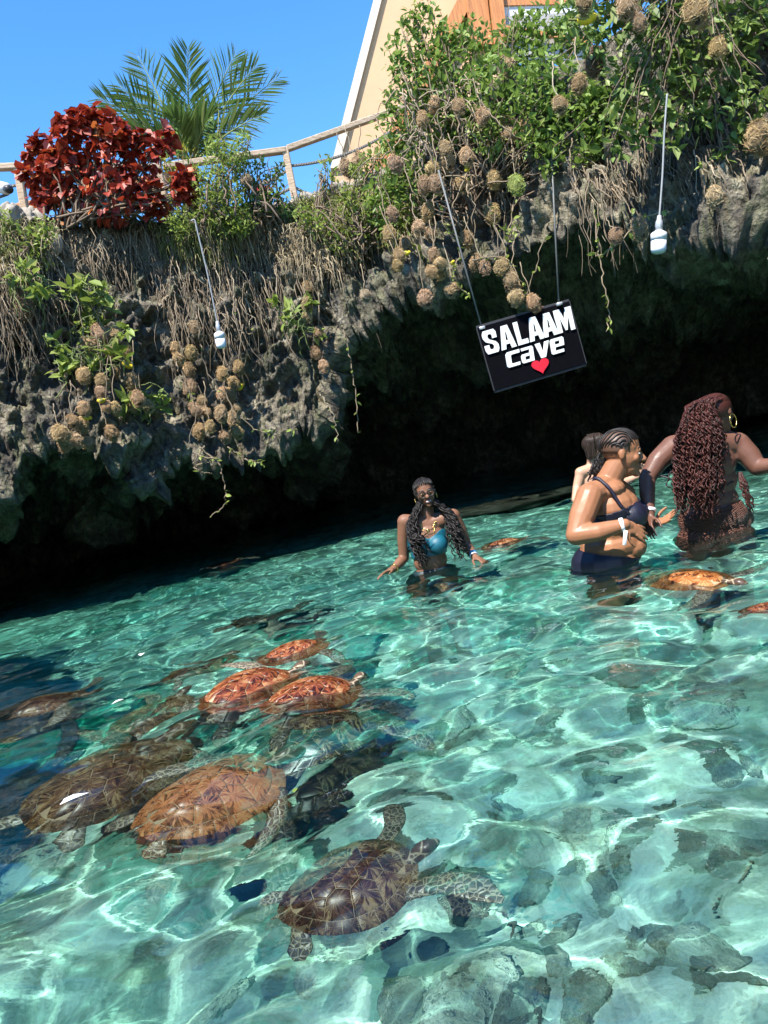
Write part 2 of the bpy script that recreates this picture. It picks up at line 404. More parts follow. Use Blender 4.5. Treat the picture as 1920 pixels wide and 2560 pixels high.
water = tag(MB().add(np.stack([X, Y, Z], -1), wf).build('water', M_water), kind='structure')
water.cycles.is_caustics_caster = True
t = NT('water_body'); t.t.links.new(t.n('VolumeAbsorption', {'Color': (.02, .97, .895, 1), 'Density': .56}).outputs[0], t.out.inputs[1])
wb = MB().add(np.stack([X, Y, Z + .0025], -1), wf).build('water_body', t.m, water); wb['kind'] = 'structure'

# ================================================================== rocks and twigs lying on the pool floor
def boulder(r, seed, flat=.6):
    v, f = ellipsoid((0, 0, 0), (1, 1, 1), None, 28, 18)
    n = fbm(v * 1.3 + seed * 9.1, 3) * .22 + fbm(v * 4 + seed, 3) * .10
    return v * (1 + n)[:, None] * np.array([r, r * (.7 + .3 * math.sin(seed * 2.1)), r * flat]), f
sub = [(1130, 1790, .26, 'left of the two big dark rocks in mid pool'), (1265, 1850, .24, 'below the mid pool slab, left side'), (1030, 1905, .20, 'beside the nearest turtle head'),
       (1490, 2110, .20, 'largest pale capped one near the right'), (1590, 2135, .11, 'small round one right of the pale capped rock'), (1545, 2215, .085, 'lone egg shaped one on clear sand'),
       (1420, 2060, .15, 'left half of the pale capped pair'), (1575, 2325, .07, 'small oval one on white sand'), (1235, 2440, .11, 'pointed dark one at the bottom middle'),
       (1490, 2500, .11, 'broad one at the bottom edge right of the middle'), (1390, 1795, .28, 'long ridge in the middle of the pool'), (1620, 1690, .32, 'largest and darkest one on the right'),
       (1760, 1760, .22, 'dark one close to the right edge'), (1420, 1640, .24, 'at the tip of the dark slab on the right'), (1060, 1810, .18, 'right of the shell cluster'),
       (1300, 2370, .10, 'among algae under the flipper of the nearest turtle'), (1740, 2350, .09, 'near the right edge on white sand'), (560, 2480, .16, 'bottom left under the sky reflection'),
       (1050, 2480, .08, 'under the nearest turtle, bottom centre'), (1330, 2290, .09, 'beside the upright twig'), (1720, 2010, .08, 'small one at right among light ripples'), (1165, 2520, .14, 'cut by the bottom edge'),
       (1180, 1890, .13, 'small one under the flipper tip of the nearest turtle')]
for i, (px, py, r, lab) in enumerate(sub):
    p = on_floor(px, py); r *= .56; v, f = boulder(r, i + 1, .5)
    o = MB().add(v, f).build('submerged_rock', M_subrock); o.location = p + np.array([0, 0, -r * .06]); o.rotation_euler.z = i * 1.7
    under(tag(o, 'dark algae covered submerged rock, ' + lab, 'rock', 'rocks on the pool floor'))
sr = np.random.default_rng(31); pebs = [MB().add(*boulder(1, 40 + i, .62)).mesh('pool_stone', M_subrock) for i in range(5)]
rows_of = ['farthest from the camera', 'level with the turtle cluster', 'level with the two bright turtles', 'beside the nearest turtle head', 'level with the nearest turtle', 'along the bottom edge']
nth = ['leftmost', 'second from left', 'third from left', 'fourth from left', 'fifth from left', 'sixth from left', 'seventh from left', 'eighth from left', 'ninth from left', 'rightmost']
for i in range(60):
    rw, cl = divmod(i, 10); px = 960 + (cl + sr.uniform(.1, .9)) * 95; py = 1625 + (rw + sr.uniform(.1, .9)) * 152; p = on_floor(px, py); k = sr.uniform(.03, .08) * (1.5 if i % 6 == 0 else 1)
    o = link('pool_stone', pebs[i % 5]); o.location = p + [0, 0, k * .02]; o.scale = (k, k, k); o.rotation_euler.z = sr.uniform(0, 6)
    under(tag(o, f'pale rounded pool stone, {nth[cl]} in the row {rows_of[rw]}', 'stone', 'small stones strewn on the pool floor'))
# the rock shelf just under the surface behind the women
p = W(1330, 1258, -.12); v, f = boulder(1.0, 3.3, .28); v = v * np.array([1.15, .75, 1])
o = MB().add(v, f).build('rock_shelf', plain('brown_shelf_rock', (.075, .062, .045), .9, .5, 6, .8)); o.location = p + np.array([0, .1, -.46]); under(tag(o, 'flat brown rock shelf just under the surface behind the women', 'rock'))
M_twig = plain('dead_twig', (.16, .11, .07), .8)
for px, py, qx, qy, lab in ((1285, 2270, 1290, 2340, 'short brown twig standing on sand right of the nearest turtle'), (1648, 1985, 1640, 2025, 'thin curved twig on the pool floor above the rocks'),
                            (1850, 2210, 1832, 2275, 'thin brown twig on white sand near the right edge'), (1790, 2440, 1735, 2475, 'twig lying flat on white sand at the bottom right')):
    a, b = on_floor(px, py) + [0, 0, .03], on_floor(qx, qy) + [0, 0, .02]; s = np.linspace(0, 1, 7)[:, None]
    pth = a + (b - a) * s + np.array([.02, .02, .02]) * np.sin(s * 3.1)
    under(tag(MB().add(*strands(pth, np.linspace(.008, .004, 7)[None], 5)).build('twig', M_twig, origin=a), lab, 'twig', 'twigs on the pool floor'))

# ================================================================== house on the plateau (the tall leaning wall, timber and window)
M_plaster = plain('sand_plaster', (.58, .37, .215), .9, .10, 3, .2)
M_trim = plain('pale_trim', (.60, .52, .42), .85, .15, 8, .3)
t = NT('timber'); c = t.coord(); g = t.noise(t.n('Mapping', {'Vector': c, 'Scale': (9, 9, .8)}).outputs[0], 3, 5, .6, .8)
M_timber = t.done(t.pbr(t.ramp(g, [(.3, (.33, .12, .035)), (.6, (.52, .21, .065)), (.8, (.62, .29, .11))]), .45, t.bump(g, .3, .01)))
house = empty('house', P(1000, 420, 13.5), 'sand coloured house with leaning wall, orange timber and window above the cliff', 'house')
def hp(px, py, y=13.5): return P(px, py, y) - np.array(house.location)
def slab(name, pts, y0, th, mat, nudge=0., parent=None):
    a = np.array([hp(*q, y0 + nudge) for q in pts]); b = a + np.array([0, th, 0]); n = len(a)
    v = np.concatenate([a, b]); i = np.arange(n)
    mbx = MB().add(v, [np.stack([i, (i + 1) % n, (i + 1) % n + n, i + n], 1)]); mbx.f += [np.array([i[::-1]]), np.array([i + n])]
    return mbx.build(name, mat, parent or house, smooth=False)
slab('wall', [(966, -60), (1260, -80), (1300, 460), (830, 470), (842, 400)], 13.5, .5, M_plaster)
slab('edge_trim', [(949, -60), (969, -60), (846, 420), (826, 420)], 13.5, .62, M_trim, -.06)
slab('timber_brace', [(1158, -30), (1172, 20), (938, 470), (905, 470)], 13.5, .14, M_timber, -.17)
slab('timber_post', [(1158, -60), (1212, -60), (1232, 110), (1178, 110)], 13.5, .16, M_timber, -.2)
slab('timber_post', [(1218, -60), (1252, -60), (1270, 110), (1236, 110)], 13.5, .2, M_timber, -.26)
slab('window_head', [(1240, -40), (1480, -90), (1480, 8), (1247, 14)], 13.5, .12, M_timber, -.15)
fr = slab('window_frame', [(1252, 12), (1480, 2), (1480, 150), (1262, 150)], 13.5, .1, plain('window_frame', (.62, .62, .64), .5), -.12)
t = NT('window_glass')
M_glass = t.done(t.pbr((.36, .33, .30), .06, None, **{'Specular IOR Level': .7}))
gl = slab('pane', [(1262, 40), (1475, 28), (1475, 140), (1270, 140)], 13.5, .03, M_glass, -.16, fr)
slab('window_rail', [(1243, 60), (1480, 95), (1480, 108), (1245, 72)], 13.5, .05, M_timber, -.28)

# ================================================================== timber railing with ropes
t = NT('weathered_wood'); c = t.coord(); g = t.noise(t.n('Mapping', {'Vector': c, 'Scale': (2, 14, 14)}).outputs[0], 3, 5, .6)
M_wood = t.done(t.pbr(t.ramp(g, [(.3, (.28, .19, .12)), (.55, (.47, .35, .24)), (.8, (.60, .48, .36))]), .8, t.bump(g, .5, .01)))
t = NT('rope'); c = t.coord('UV'); wv = t.n('TexWave', {'Vector': c, 'Scale': 1., 'Distortion': 0.}, wave_type='BANDS', bands_direction='DIAGONAL').outputs[1]
M_rope = t.done(t.pbr(t.mix(wv, (.22, .19, .16), (.58, .54, .48)), .9, t.bump(wv, 1., .02)))
rail = empty('railing', P(713, 480, 11.4), 'weathered timber railing with rope strung between posts along the cliff top', 'railing')
def rp(px, py, y): return P(px, py, y) - np.array(rail.location)
for px, py, qx, qy, y, w in ((45, 418, 68, 560, 10.7, .10), (395, 418, 430, 580, 11.0, .105), (712, 370, 742, 520, 11.4, .10), (-240, 440, -220, 600, 10.5, .1), (1035, 255, 1070, 450, 12.1, .1)):
    MB().add(*beam(rp(qx, qy, y), rp(px, py, y), w, w)).build('post', M_wood, rail, smooth=False)
for a, b in (((-240, 428, 10.5), (45, 417, 10.7)), ((49, 416, 10.7), (404, 419, 11.0)), ((408, 417, 11.0), (714, 376, 11.4)), ((716, 373, 11.4), (1040, 258, 12.1))):
    MB().add(*beam(rp(*a), rp(*b), .12, .075)).build('rail', M_wood, rail, smooth=False)
for a, b, sag in (((50, 465, 10.7), (400, 470, 11.0), .0), ((405, 470, 11.0), (720, 425, 11.4), .2), ((720, 415, 11.4), (975, 330, 11.9), .1), ((405, 525, 11.0), (728, 470, 11.4), .15), ((728, 462, 11.4), (800, 485, 11.5), .05),
                  ((-240, 470, 10.5), (50, 462, 10.7), .05)):
    s = np.linspace(0, 1, 24)[:, None]; a, b = rp(*a), rp(*b); pth = a + (b - a) * s - np.array([0, 0, 1.]) * sag * 4 * s * (1 - s)
    v, f = strands(pth, .022, 8); L = np.linalg.norm(b - a)
    uv = np.stack([np.repeat(np.linspace(0, L * 16, 24), 8), np.tile(np.arange(8) / 8 * 2, 24)], 1)
    MB().add(v, f, uv).build('rope', M_rope, rail, uv=True)
# floodlight clamped at the left end, bench behind, red cloth, pale rim stones
fl_ = empty('security_camera', P(20, 475, 10.4), 'white tube security camera with black lens at the left end of the railing', 'camera')
def fp(px, py, y): return P(px, py, y) - np.array(fl_.location)
M_white = plain('white_plastic', (.75, .75, .74), .4, .05)
M_black = plain('black_plastic', (.02, .02, .02), .35, .1)
MB().add(*strands(np.array([fp(-25, 462, 10.6), fp(18, 472, 10.35)]), .075, 16)).build('housing', M_white, fl_)
MB().add(*strands(np.array([fp(17, 472, 10.34), fp(24, 474, 10.25)]), .05, 14)).build('lens', M_black, fl_)
MB().add(*beam(fp(-20, 500, 10.6), fp(20, 485, 10.4), .03, .03)).build('bracket', M_black, fl_)
bench = empty('wooden_bench', down(*P(150, 520, 11.6)[:2]), 'low orange timber bench behind the railing posts, half hidden', 'bench')
for dx, z, w in ((0, .62, .25), (0, .95, .12)):
    MB().add(*bevel_box((dx, .12 * (z > .7), z), (3.4, .22, .06 if z < .7 else w))).build('plank', M_timber, bench, smooth=False)
for dx in (-1.5, 0, 1.5): MB().add(*bevel_box((dx, .05, .31), (.08, .3, .55))).build('leg', M_timber, bench, smooth=False)
cl = MB(); s = np.linspace(0, 1, 9); a, b, t_ = P(640, 470, 11.8), P(665, 478, 11.8), P(668, 495, 11.8)
gx, gy = np.meshgrid(np.linspace(0, .28, 9), np.linspace(0, .2, 7)); cl.add(np.stack([gx - .1, .03 * np.sin(gx * 30 + gy * 12), -gy * (1 - gx * 1.2)], -1), gridf(7, 9))
o = cl.build('red_cloth', plain('red_cloth', (.62, .02, .05), .7)); o.location = P(645, 468, 11.8); o.modifiers.new('solid', 'SOLIDIFY').thickness = .008
tag(o, 'small red cloth hanging behind the green shrub on the railing', 'cloth')
M_stone = plain('rim_stone', (.30, .26, .21), .9, .35, 6, .7)
rs = np.random.default_rng(2)
stones = [MB().add(*boulder(1, 20 + i, .7)).mesh('stone', M_stone) for i in range(5)]
def stone_row(n, x0, x1, y0, y1, dmin, dmax, smin, smax):
    for i in range(n):
        px = rs.uniform(x0, x1); py = y0 + (y1 - y0) * (px - x0) / (x1 - x0) + rs.uniform(-10, 10); p, nn, ok = hit(px, py)
        if not ok: p = down(*P(px, py, rs.uniform(dmin, dmax))[:2])
        o = link('stone', stones[i % 5], rock); o.location = p; k = rs.uniform(smin, smax); o.scale = (k, k * .8, k * .8); o.rotation_euler = rs.uniform(0, 6, 3)
stone_row(30, -20, 150, 532, 545, 9.3, 9.8, .07, .14); stone_row(46, 830, 1000, 478, 440, 9.8, 10.3, .06, .13); stone_row(26, 640, 830, 540, 495, 9.8, 10.2, .06, .12)

# ================================================================== plants on and above the cliff
L_green = leaf_mat('leaf_green', (.11, .18, .03), (.25, .37, .075), (.46, .53, .18))
L_lime = leaf_mat('leaf_lime', (.17, .24, .04), (.34, .43, .09), (.55, .58, .20))
L_dark = leaf_mat('leaf_dark', (.04, .09, .025), (.09, .18, .04), (.22, .32, .09))
L_red = leaf_mat('leaf_red', (.15, .018, .014), (.38, .045, .018), (.66, .20, .05), .45, .3)
L_palm = leaf_mat('leaf_palm', (.09, .16, .04), (.16, .26, .07), (.36, .38, .15), .35, .25)
L_yel = leaf_mat('leaf_yellow', (.30, .26, .02), (.42, .36, .04), (.5, .5, .1))
M_straw = leaf_mat('dry_straw', (.30, .23, .13), (.50, .40, .24), (.70, .60, .40), .8, .15)
M_root = leaf_mat('dry_root', (.15, .115, .075), (.30, .23, .15), (.48, .40, .28), .85, 0.)
M_grass = leaf_mat('green_grass', (.15, .18, .04), (.33, .35, .09), (.54, .50, .20), .6, .3)
M_bark = plain('bark', (.17, .12, .08), .9, .3, 20, .5)
M_stemg = plain('green_stem', (.16, .20, .06), .7, .2)
T_broad = leaf_tpl(.62, .10, .15); T_lance = leaf_tpl(.30, .06, .18); T_oval = leaf_tpl(.48, .08, .10); T_round = leaf_tpl(.85, .16, .3)
def leaf_me(name, tpl, mat): return MB().add(*tpl).mesh(name, mat, smooth=False)
ME_broad = leaf_me('leaf', T_broad, L_green); ME_red = leaf_me('leaf', T_round, L_red); ME_lance = leaf_me('leaf', T_lance, L_lime); ME_oval = leaf_me('leaf', T_oval, L_lime)
ME_green = leaf_me('leaf', T_oval, L_green)

def inpoly(pts, n):
    a = np.array(pts, float); lo, hi = a.min(0), a.max(0); out = []
    while len(out) < n:
        q = rng.uniform(lo, hi, (n, 2)); c = np.zeros(len(q), bool); j = len(a) - 1
        for i in range(len(a)):
            s = ((a[i, 1] > q[:, 1]) != (a[j, 1] > q[:, 1])) & (q[:, 0] < (a[j, 0] - a[i, 0]) * (q[:, 1] - a[i, 1]) / (a[j, 1] - a[i, 1] + 1e-9) + a[i, 0])
            c ^= s; j = i
        out += q[c].tolist()
    return np.array(out[:n])

# --- the leaves of a plant: the nearest 300 as single leaves, the rest as one part
def clothe(plant, pos, d, size, roll, tpl, me, mat, single=300):
    o = np.array(plant.location); k = np.argsort(pos[:, 1])                   # nearest to the pool first
    a = k[:single]; b = k[single:]
    leaf_objects('leaf', me, plant, pos[a], d[a], size[a], roll[a], single)
    if len(b):
        tag(MB().add(*leaves(tpl, pos[b] - o, d[b], size[b], roll[b])).build('foliage', mat, plant, smooth=False), kind='stuff')

def path(a, b, sag=0., wob=.0, n=10):
    s = np.linspace(0, 1, n)[:, None]; a = np.asarray(a, float); b = np.asarray(b, float)
    w = np.stack([np.cumsum(rng.normal(size=n)) for _ in range(3)], 1) * wob; w -= w[0] + (w[-1] - w[0]) * s
    return a + (b - a) * s - np.array([0, 0, 1.]) * sag * 4 * s * (1 - s) + w

# --- red copperleaf
base = P(250, 545, 9.55); shrub = empty('red_shrub', base, 'copper red broad leaved shrub standing on the cliff edge in front of the railing', 'shrub')
cl_px = [(160, 315, 26), (165, 350, 44), (200, 302, 30), (238, 318, 42), (275, 308, 26), (290, 350, 40), (220, 385, 74), (170, 420, 66), (270, 420, 66), (110, 465, 48), (185, 480, 66), (280, 495, 70), (360, 484, 42), (385, 515, 34), (105, 360, 24), (88, 372, 16), (72, 392, 10), (62, 430, 12), (470, 445, 16), (480, 500, 14), (330, 372, 34), (350, 345, 22), (85, 440, 22), (130, 400, 26), (235, 288, 16),
         (405, 345, 28), (400, 375, 22), (455, 450, 30), (450, 480, 22), (345, 440, 55), (150, 510, 60)]
pos = []; 
for px, py, r in cl_px:
    c = P(px, py, 9.6 + rng.uniform(-.1, .15)); rr = r / FPX * 9.6; n = int(1.6 * r)
    q = rnd_dirs(n) * (rng.uniform(.45, 1, (n, 1)) ** .5) * np.array([rr, rr * .9, rr * .9]) + c; pos.append(q)
pos = np.concatenate(pos); d = rnd_dirs(len(pos), -.1) + (pos - P(250, 430, 9.8)) * .5 + np.array([0, -.5, -.15])
clothe(shrub, pos, d, rng.uniform(.08, .16, len(pos)), rng.uniform(-.9, .9, len(pos)), T_round, ME_red, L_red)
pp = np.array([path(base + rng.normal(size=3) * [.3, .1, .05], P(px, py, 9.65), 0, .02) for px, py, r in cl_px for _ in range(3)]) - base
MB().add(*strands(pp, np.linspace(.016, .005, 10)[None], 4)).build('stem', M_bark, shrub)

# --- date palm behind the railing
base = P(478, 560, 11.9); palm = empty('date_palm', base, 'young date palm with arching feathery fronds behind the railing', 'palm tree')
crown = P(478, 415, 11.9) - base
MB().add(*strands(np.array([[0, 0, -.4], crown * .5, crown]), np.array([[.16, .14, .1]]), 10)).build('trunk', M_bark, palm)
lf = leaf_me('leaflet', leaf_tpl(.125, .02, .05), L_palm)
fr_px = [(245, 245, -.5, 1), (300, 215, -.2, 0), (345, 140, .2, 1), (470, 125, -.35, 1), (590, 135, .1, 1), (640, 165, -.3, 0), (695, 195, .3, 1), (655, 290, -.4, 0), (320, 330, -.6, 0), (430, 300, -.8, 0), (530, 290, -.8, 0)]
for fx, fy, dy, single in fr_px:
    tip = P(fx, fy, 11.9 + dy) - base; s = np.linspace(0, 1, 26)[:, None]
    mid = crown + (tip - crown) * .55 + np.array([0, 0, .16]) ; pth = crown * (1 - s) ** 2 + 2 * mid * s * (1 - s) + tip * s ** 2
    fo = MB().add(*strands(pth, np.linspace(.022, .004, 26)[None], 5)).build('frond', M_stemg, palm)
    u = np.repeat(np.linspace(.10, .995, 34), 2); sd = np.tile([1., -1.], 34)
    pp = np.stack([np.interp(u, s[:, 0], pth[:, i]) for i in range(3)], 1)
    tg = np.stack([np.interp(u, s[:, 0], np.gradient(pth[:, i])) for i in range(3)], 1); tg /= np.linalg.norm(tg, axis=1, keepdims=True)
    side = np.cross(tg, np.array([.15, -1, .25])); side /= np.linalg.norm(side, axis=1, keepdims=True)
    dd = tg * (.65 + .5 * u[:, None]) + side * sd[:, None] * (1.0 - .35 * u[:, None]) + rng.normal(size=(68, 3)) * .09 + np.array([0, -.15, -.12])
    sz = .46 * np.sin(np.clip(u * 2.6 + .42, 0, math.pi)) ** .7 * rng.uniform(.85, 1.1, 68) + .09
    if single: leaf_objects('leaflet', lf, fo, pp, dd, sz, rng.uniform(-.5, .5, 68), 68)
    else: tag(MB().add(*leaves(leaf_tpl(.125, .02, .05), pp, dd, sz, rng.uniform(-.5, .5, 68))).build('foliage', L_palm, fo, smooth=False), kind='stuff')

# --- general leafy shrub from image-region clumps that stand on or hang over the rock
def front(c, Y):
    y = Y + (c[3] if len(c) > 3 else 0); h = hit(c[0], c[1]); return min(y, h[0][1] - .12) if h[2] else y
def clump_shrub(name, label, cat, clumps, Y, nleaf, size, tpl, me, mat, up=.25, stems=.014, single=300, thick=.8, group=None, sm=None, basepx=None):
    root = P(*(basepx or (np.mean([c[0] for c in clumps]), max(c[1] for c in clumps))), Y); o = empty(name, root, label, cat, group); A = sum(c[2] ** 2 for c in clumps)
    pos = []
    for c in clumps:
        y = front(c, Y); n = max(6, int(nleaf * c[2] ** 2 / A)); r = c[2] / FPX * y
        pos.append(rnd_dirs(n) * (rng.uniform(0, 1, (n, 1)) ** .4) * np.array([r, r * thick, r]) + P(c[0], c[1], y))
    pos = np.concatenate(pos); d = rnd_dirs(len(pos), up) + np.array([0, -.35, 0])
    clothe(o, pos, d, size * rng.choice([.45, .7, 1., 1.15, 1.4], len(pos), p=[.2, .25, .3, .15, .1]) * rng.uniform(.85, 1.15, len(pos)), rng.uniform(-1, 1, len(pos)), tpl, me, mat, single)
    if stems:
        pp = np.array([path(root + rng.normal(size=3) * .12, P(c[0], c[1], front(c, Y)) + rng.normal(size=3) * c[2] / FPX * Y * .6, -.05, .025) for c in clumps for _ in range(4)]) - root
        MB().add(*strands(pp, np.linspace(stems, .0035, 10)[None], 4)).build('stem', sm or M_bark, o)
    return o
clump_shrub('leafy_bush', 'big light green bush hung with nests on the cliff right of the house wall', 'bush',
            [(1040, 60, 45), (1010, 130, 55), (1090, 110, 60), (1060, 200, 80), (1150, 190, 90), (1130, 120, 60), (1240, 150, 80), (1330, 120, 85), (1270, 230, 100), (1180, 280, 100), (1090, 290, 95), (1370, 220, 90), (1440, 140, 80),
             (1010, 250, 60), (990, 330, 60), (1360, 320, 80, -.2), (1450, 290, 70, -.2), (1280, 330, 60, -.3), (1010, 400, 55), (985, 460, 60), (1040, 470, 55), (960, 520, 55), (1500, 240, 60), (1060, 30, 30), (1430, 60, 70), (1520, 330, 50, -.2), (1380, 390, 45), (1470, 380, 40), (1120, 350, 60), (1240, 330, 70), (1010, 180, 40), (1180, 80, 40), (1290, 80, 45), (1350, 60, 45)],
            9.1, 8200, .088, T_oval, ME_green, L_green, .35, thick=.55)
clump_shrub('wispy_shrub', 'dark branching twiggy growth under the big bush above the sign', 'shrub',
            [(1130, 380, 70), (1210, 400, 70), (1060, 370, 60), (1290, 400, 60), (1170, 330, 60)], 9.15, 320, .07, T_oval, ME_green, L_dark, -.2)
clump_shrub('feathery_shrub', 'pale green feathery shrub trailing over the cliff edge beneath the palm', 'shrub',
            [(540, 370, 32), (560, 420, 45), (530, 470, 50), (570, 500, 50), (520, 520, 45), (590, 390, 36), (500, 430, 24), (610, 350, 22), (560, 560, 40), (450, 560, 36), (600, 560, 36)], 9.55, 3400, .065, T_lance, ME_lance, L_lime, .3, single=200)
clump_shrub('small_leaved_shrub', 'dark green small leaved shrub beside the feathery one below the rope', 'shrub',
            [(620, 450, 38), (660, 480, 42), (640, 520, 45), (690, 500, 36), (690, 440, 24), (700, 415, 18), (610, 400, 26), (600, 530, 36), (720, 530, 26), (645, 410, 22)], 9.75, 1100, .06, T_oval, ME_green, L_dark, .35, single=200)
clump_shrub('lime_shrub', 'bright lime green sprig standing on the rim left of the nest rubble', 'shrub',
            [(815, 410, 22), (825, 450, 26), (810, 480, 22), (835, 520, 22), (850, 560, 24), (800, 440, 16)], 9.8, 260, .075, T_lance, ME_lance, L_lime, .5, single=160)
clump_shrub('croton_shrub', 'yellow green shrub behind the railing below the palm', 'shrub', [(435, 490, 34), (430, 440, 24), (570, 500, 22), (410, 400, 22), (460, 380, 24), (450, 520, 24)], 10.6, 200, .11, T_lance, ME_lance, L_yel, .3, single=80)
clump_shrub('rim_shrub', 'low yellowish green growth draped on the rim under the house wall', 'shrub',
            [(900, 430, 30), (930, 400, 30), (960, 370, 26), (880, 500, 40), (930, 520, 50), (850, 600, 40), (800, 560, 36), (970, 590, 40), (760, 540, 30), (900, 560, 45), (1000, 540, 50)], 9.5, 2300, .062, T_oval, ME_oval, L_lime, .5, single=200)
L_creep = leaf_mat('leaf_creeper', (.10, .16, .03), (.24, .34, .08), (.50, .54, .22))
ME_creep = leaf_me('leaf', T_oval, L_creep)
# hanging broad leaved creeper at the top right
clump_shrub('hanging_creeper', 'dense broad leaved creeper hanging down at the top right corner', 'creeper',
            [(1440, 30, 60), (1530, 20, 60), (1610, 60, 70), (1700, 70, 75), (1790, 90, 70), (1640, 150, 75), (1560, 170, 60), (1730, 180, 75), (1820, 200, 60), (1600, 250, 60), (1680, 280, 55), (1760, 290, 50), (1550, 290, 45), (1850, 110, 60),
             (1500, 100, 50), (1600, 340, 36), (1530, 370, 34), (1850, 330, 40), (1690, 360, 24), (1900, 40, 70), (1700, -20, 80), (1560, -30, 80), (1850, -20, 90), (1880, 250, 50), (1810, 380, 26)],
            6.9, 2300, .105, T_oval, ME_creep, L_creep, -.8, thick=.5, basepx=(1700, -60), stems=.006)
clump_shrub('edge_bush', 'low green weeds with pale straw on the rim at the far left', 'weeds', [(20, 590, 40), (70, 610, 45), (110, 580, 36), (40, 640, 40), (90, 650, 36), (10, 550, 30)], 9.0, 800, .06, T_oval, ME_oval, L_lime, .3, single=120)
# leafy rosettes growing on the left wall
for k, (lab, cl_) in enumerate((('topmost pale leafy sprig on the dark left wall', [(165, 740, 14), (190, 725, 20), (215, 715, 22), (265, 730, 16), (240, 745, 20), (285, 760, 14)]),
                                ('leafy sprig growing out of the left wall above the nest pair', [(230, 790, 22), (245, 820, 26), (210, 815, 20), (260, 775, 20), (190, 840, 18)]),
                                ('leafy branch with rosettes over the left nests', [(130, 855, 22), (150, 880, 20), (310, 825, 22), (285, 880, 18), (180, 905, 22), (160, 930, 26), (240, 915, 24), (300, 900, 18), (215, 860, 16)]),
                                ('lowest leafy sprig hanging among the left nests', [(395, 1005, 18), (380, 1020, 14), (300, 1030, 16), (320, 1000, 18), (410, 1020, 12), (350, 990, 14)]),
                                ('small lime sprig at the left edge of the wall', [(70, 690, 20), (100, 730, 20), (55, 665, 16), (115, 740, 14), (35, 700, 16)]),
                                ('leafy sprig between the nests right of the lamp pipe', [(720, 780, 12), (715, 800, 12), (770, 760, 14), (690, 760, 10), (790, 830, 8)]))):
    p, nn, ok = hit(*cl_[0][:2])
    clump_shrub('leafy_sprig', lab, 'sprig', [(a, b, c, 0) for a, b, c in cl_], p[1] - .28, 11 * len(cl_), .15, T_oval, ME_oval, L_lime, .35, stems=.006, group='sprigs on the left wall', single=200, sm=M_stemg)

# --- dry grass, hanging roots and tufts
def drape(name, label_kind, polys, mat, lmin, lmax, r, out=.12, side=.25, n=9, lift=0.):
    P_ = []
    for poly, cnt in polys:
        for px, py in inpoly(poly, cnt):
            p, nn, ok = hit(px, py)
            if not ok: continue
            L = rng.uniform(lmin, lmax); s = np.linspace(0, 1, n)[:, None]; o = np.array([rng.normal() * side, -abs(rng.normal()) * 1., 0]); o = o * .6 + nn * [1, 1, .2] * .5
            wob = np.cumsum(rng.normal(size=(n, 3)) * .018, 0) * L * 2
            P_.append(p + o * out * np.sin(s * 1.9) + np.array([0, 0, lift]) * np.sin(s * 2.4) + np.array([rng.normal() * .08, 0, -1.]) * s ** 1.25 * L + wob)
    P_ = np.array(P_); return tag(MB().add(*strands(P_, np.linspace(r, r * .35, n)[None] * rng.uniform(.6, 1.4, (len(P_), 1)), 3)).build(name, mat), kind='stuff')
drape('hanging_roots', '', [([(330, 540), (700, 560), (720, 640), (640, 760), (560, 800), (430, 790), (380, 680)], 700), ([(0, 560), (330, 560), (300, 700), (0, 760)], 260), ([(150, 540), (400, 550), (330, 640), (160, 620)], 120), ([(1060, 360), (1300, 380), (1260, 480), (1080, 480)], 150),
                            ([(1420, 380), (1600, 400), (1540, 480), (1440, 460)], 90), ([(1560, 260), (1800, 300), (1860, 420), (1600, 430)], 130), ([(0, 640), (150, 700), (130, 800), (0, 780)], 130), ([(780, 520), (900, 620), (840, 700), (720, 640)], 90)],
      M_root, .25, .95, .0075)
drape('dry_grass', '', [([(560, 530), (720, 540), (960, 480), (930, 600), (820, 690), (700, 650), (600, 640)], 1500), ([(-20, 560), (150, 555), (130, 660), (40, 700), (-20, 690)], 800), ([(360, 560), (600, 540), (640, 640), (480, 640)], 420),
                        ([(880, 480), (1050, 450), (1030, 600), (900, 620)], 500), ([(1080, 330), (1300, 320), (1280, 400), (1100, 400)], 250)], M_straw, .12, .42, .006, .2, .4, 7, .10)
drape('green_grass', '', [([(390, 540), (560, 520), (600, 640), (480, 650), (400, 600)], 620), ([(880, 440), (1000, 430), (1020, 620), (840, 640)], 420), ([(-20, 560), (140, 560), (60, 680), (-20, 660)], 220), ([(700, 520), (900, 480), (860, 540), (700, 560)], 260)], M_grass, .10, .40, .006, .22, .4, 7, .14)

# --- twig network that carries the nests of the big bush
def vine_thing(name, label, pts, Y, r, nl=0, lsize=.07, me=None, dl=-.3, group=None, mat=None, cat='vine', jitter=.02):
    if Y is None: Y = [hit(*q)[0][1] - .25 for q in (pts[0], pts[-1])]; Y = min(Y)
    p = np.array([P(q[0], q[1], Y + (q[2] if len(q) > 2 else 0)) for q in pts]); n = 7 * (len(p) - 1) + 1
    c = catmull(p, np.linspace(0, len(p) - 1, n)); c[1:-1] += np.cumsum(rng.normal(size=(n - 2, 3)), 0) * .0 + rng.normal(size=(n - 2, 3)) * jitter * .5
    o = empty(name, c[0], label, cat, group)
    MB().add(*strands(c - c[0], np.linspace(r, r * .5, n)[None], 5)).build('stem', mat or M_root, o)
    if nl:
        k = rng.integers(2, n, nl); d = rnd_dirs(nl, dl) + np.array([0, -.3, 0])
        leaf_objects('leaf', me or ME_oval, o, c[k], d, rng.uniform(.6, 1.3, nl) * lsize, rng.uniform(-1, 1, nl))
    return o
G_V = 'thin vines hanging over the cave mouth'
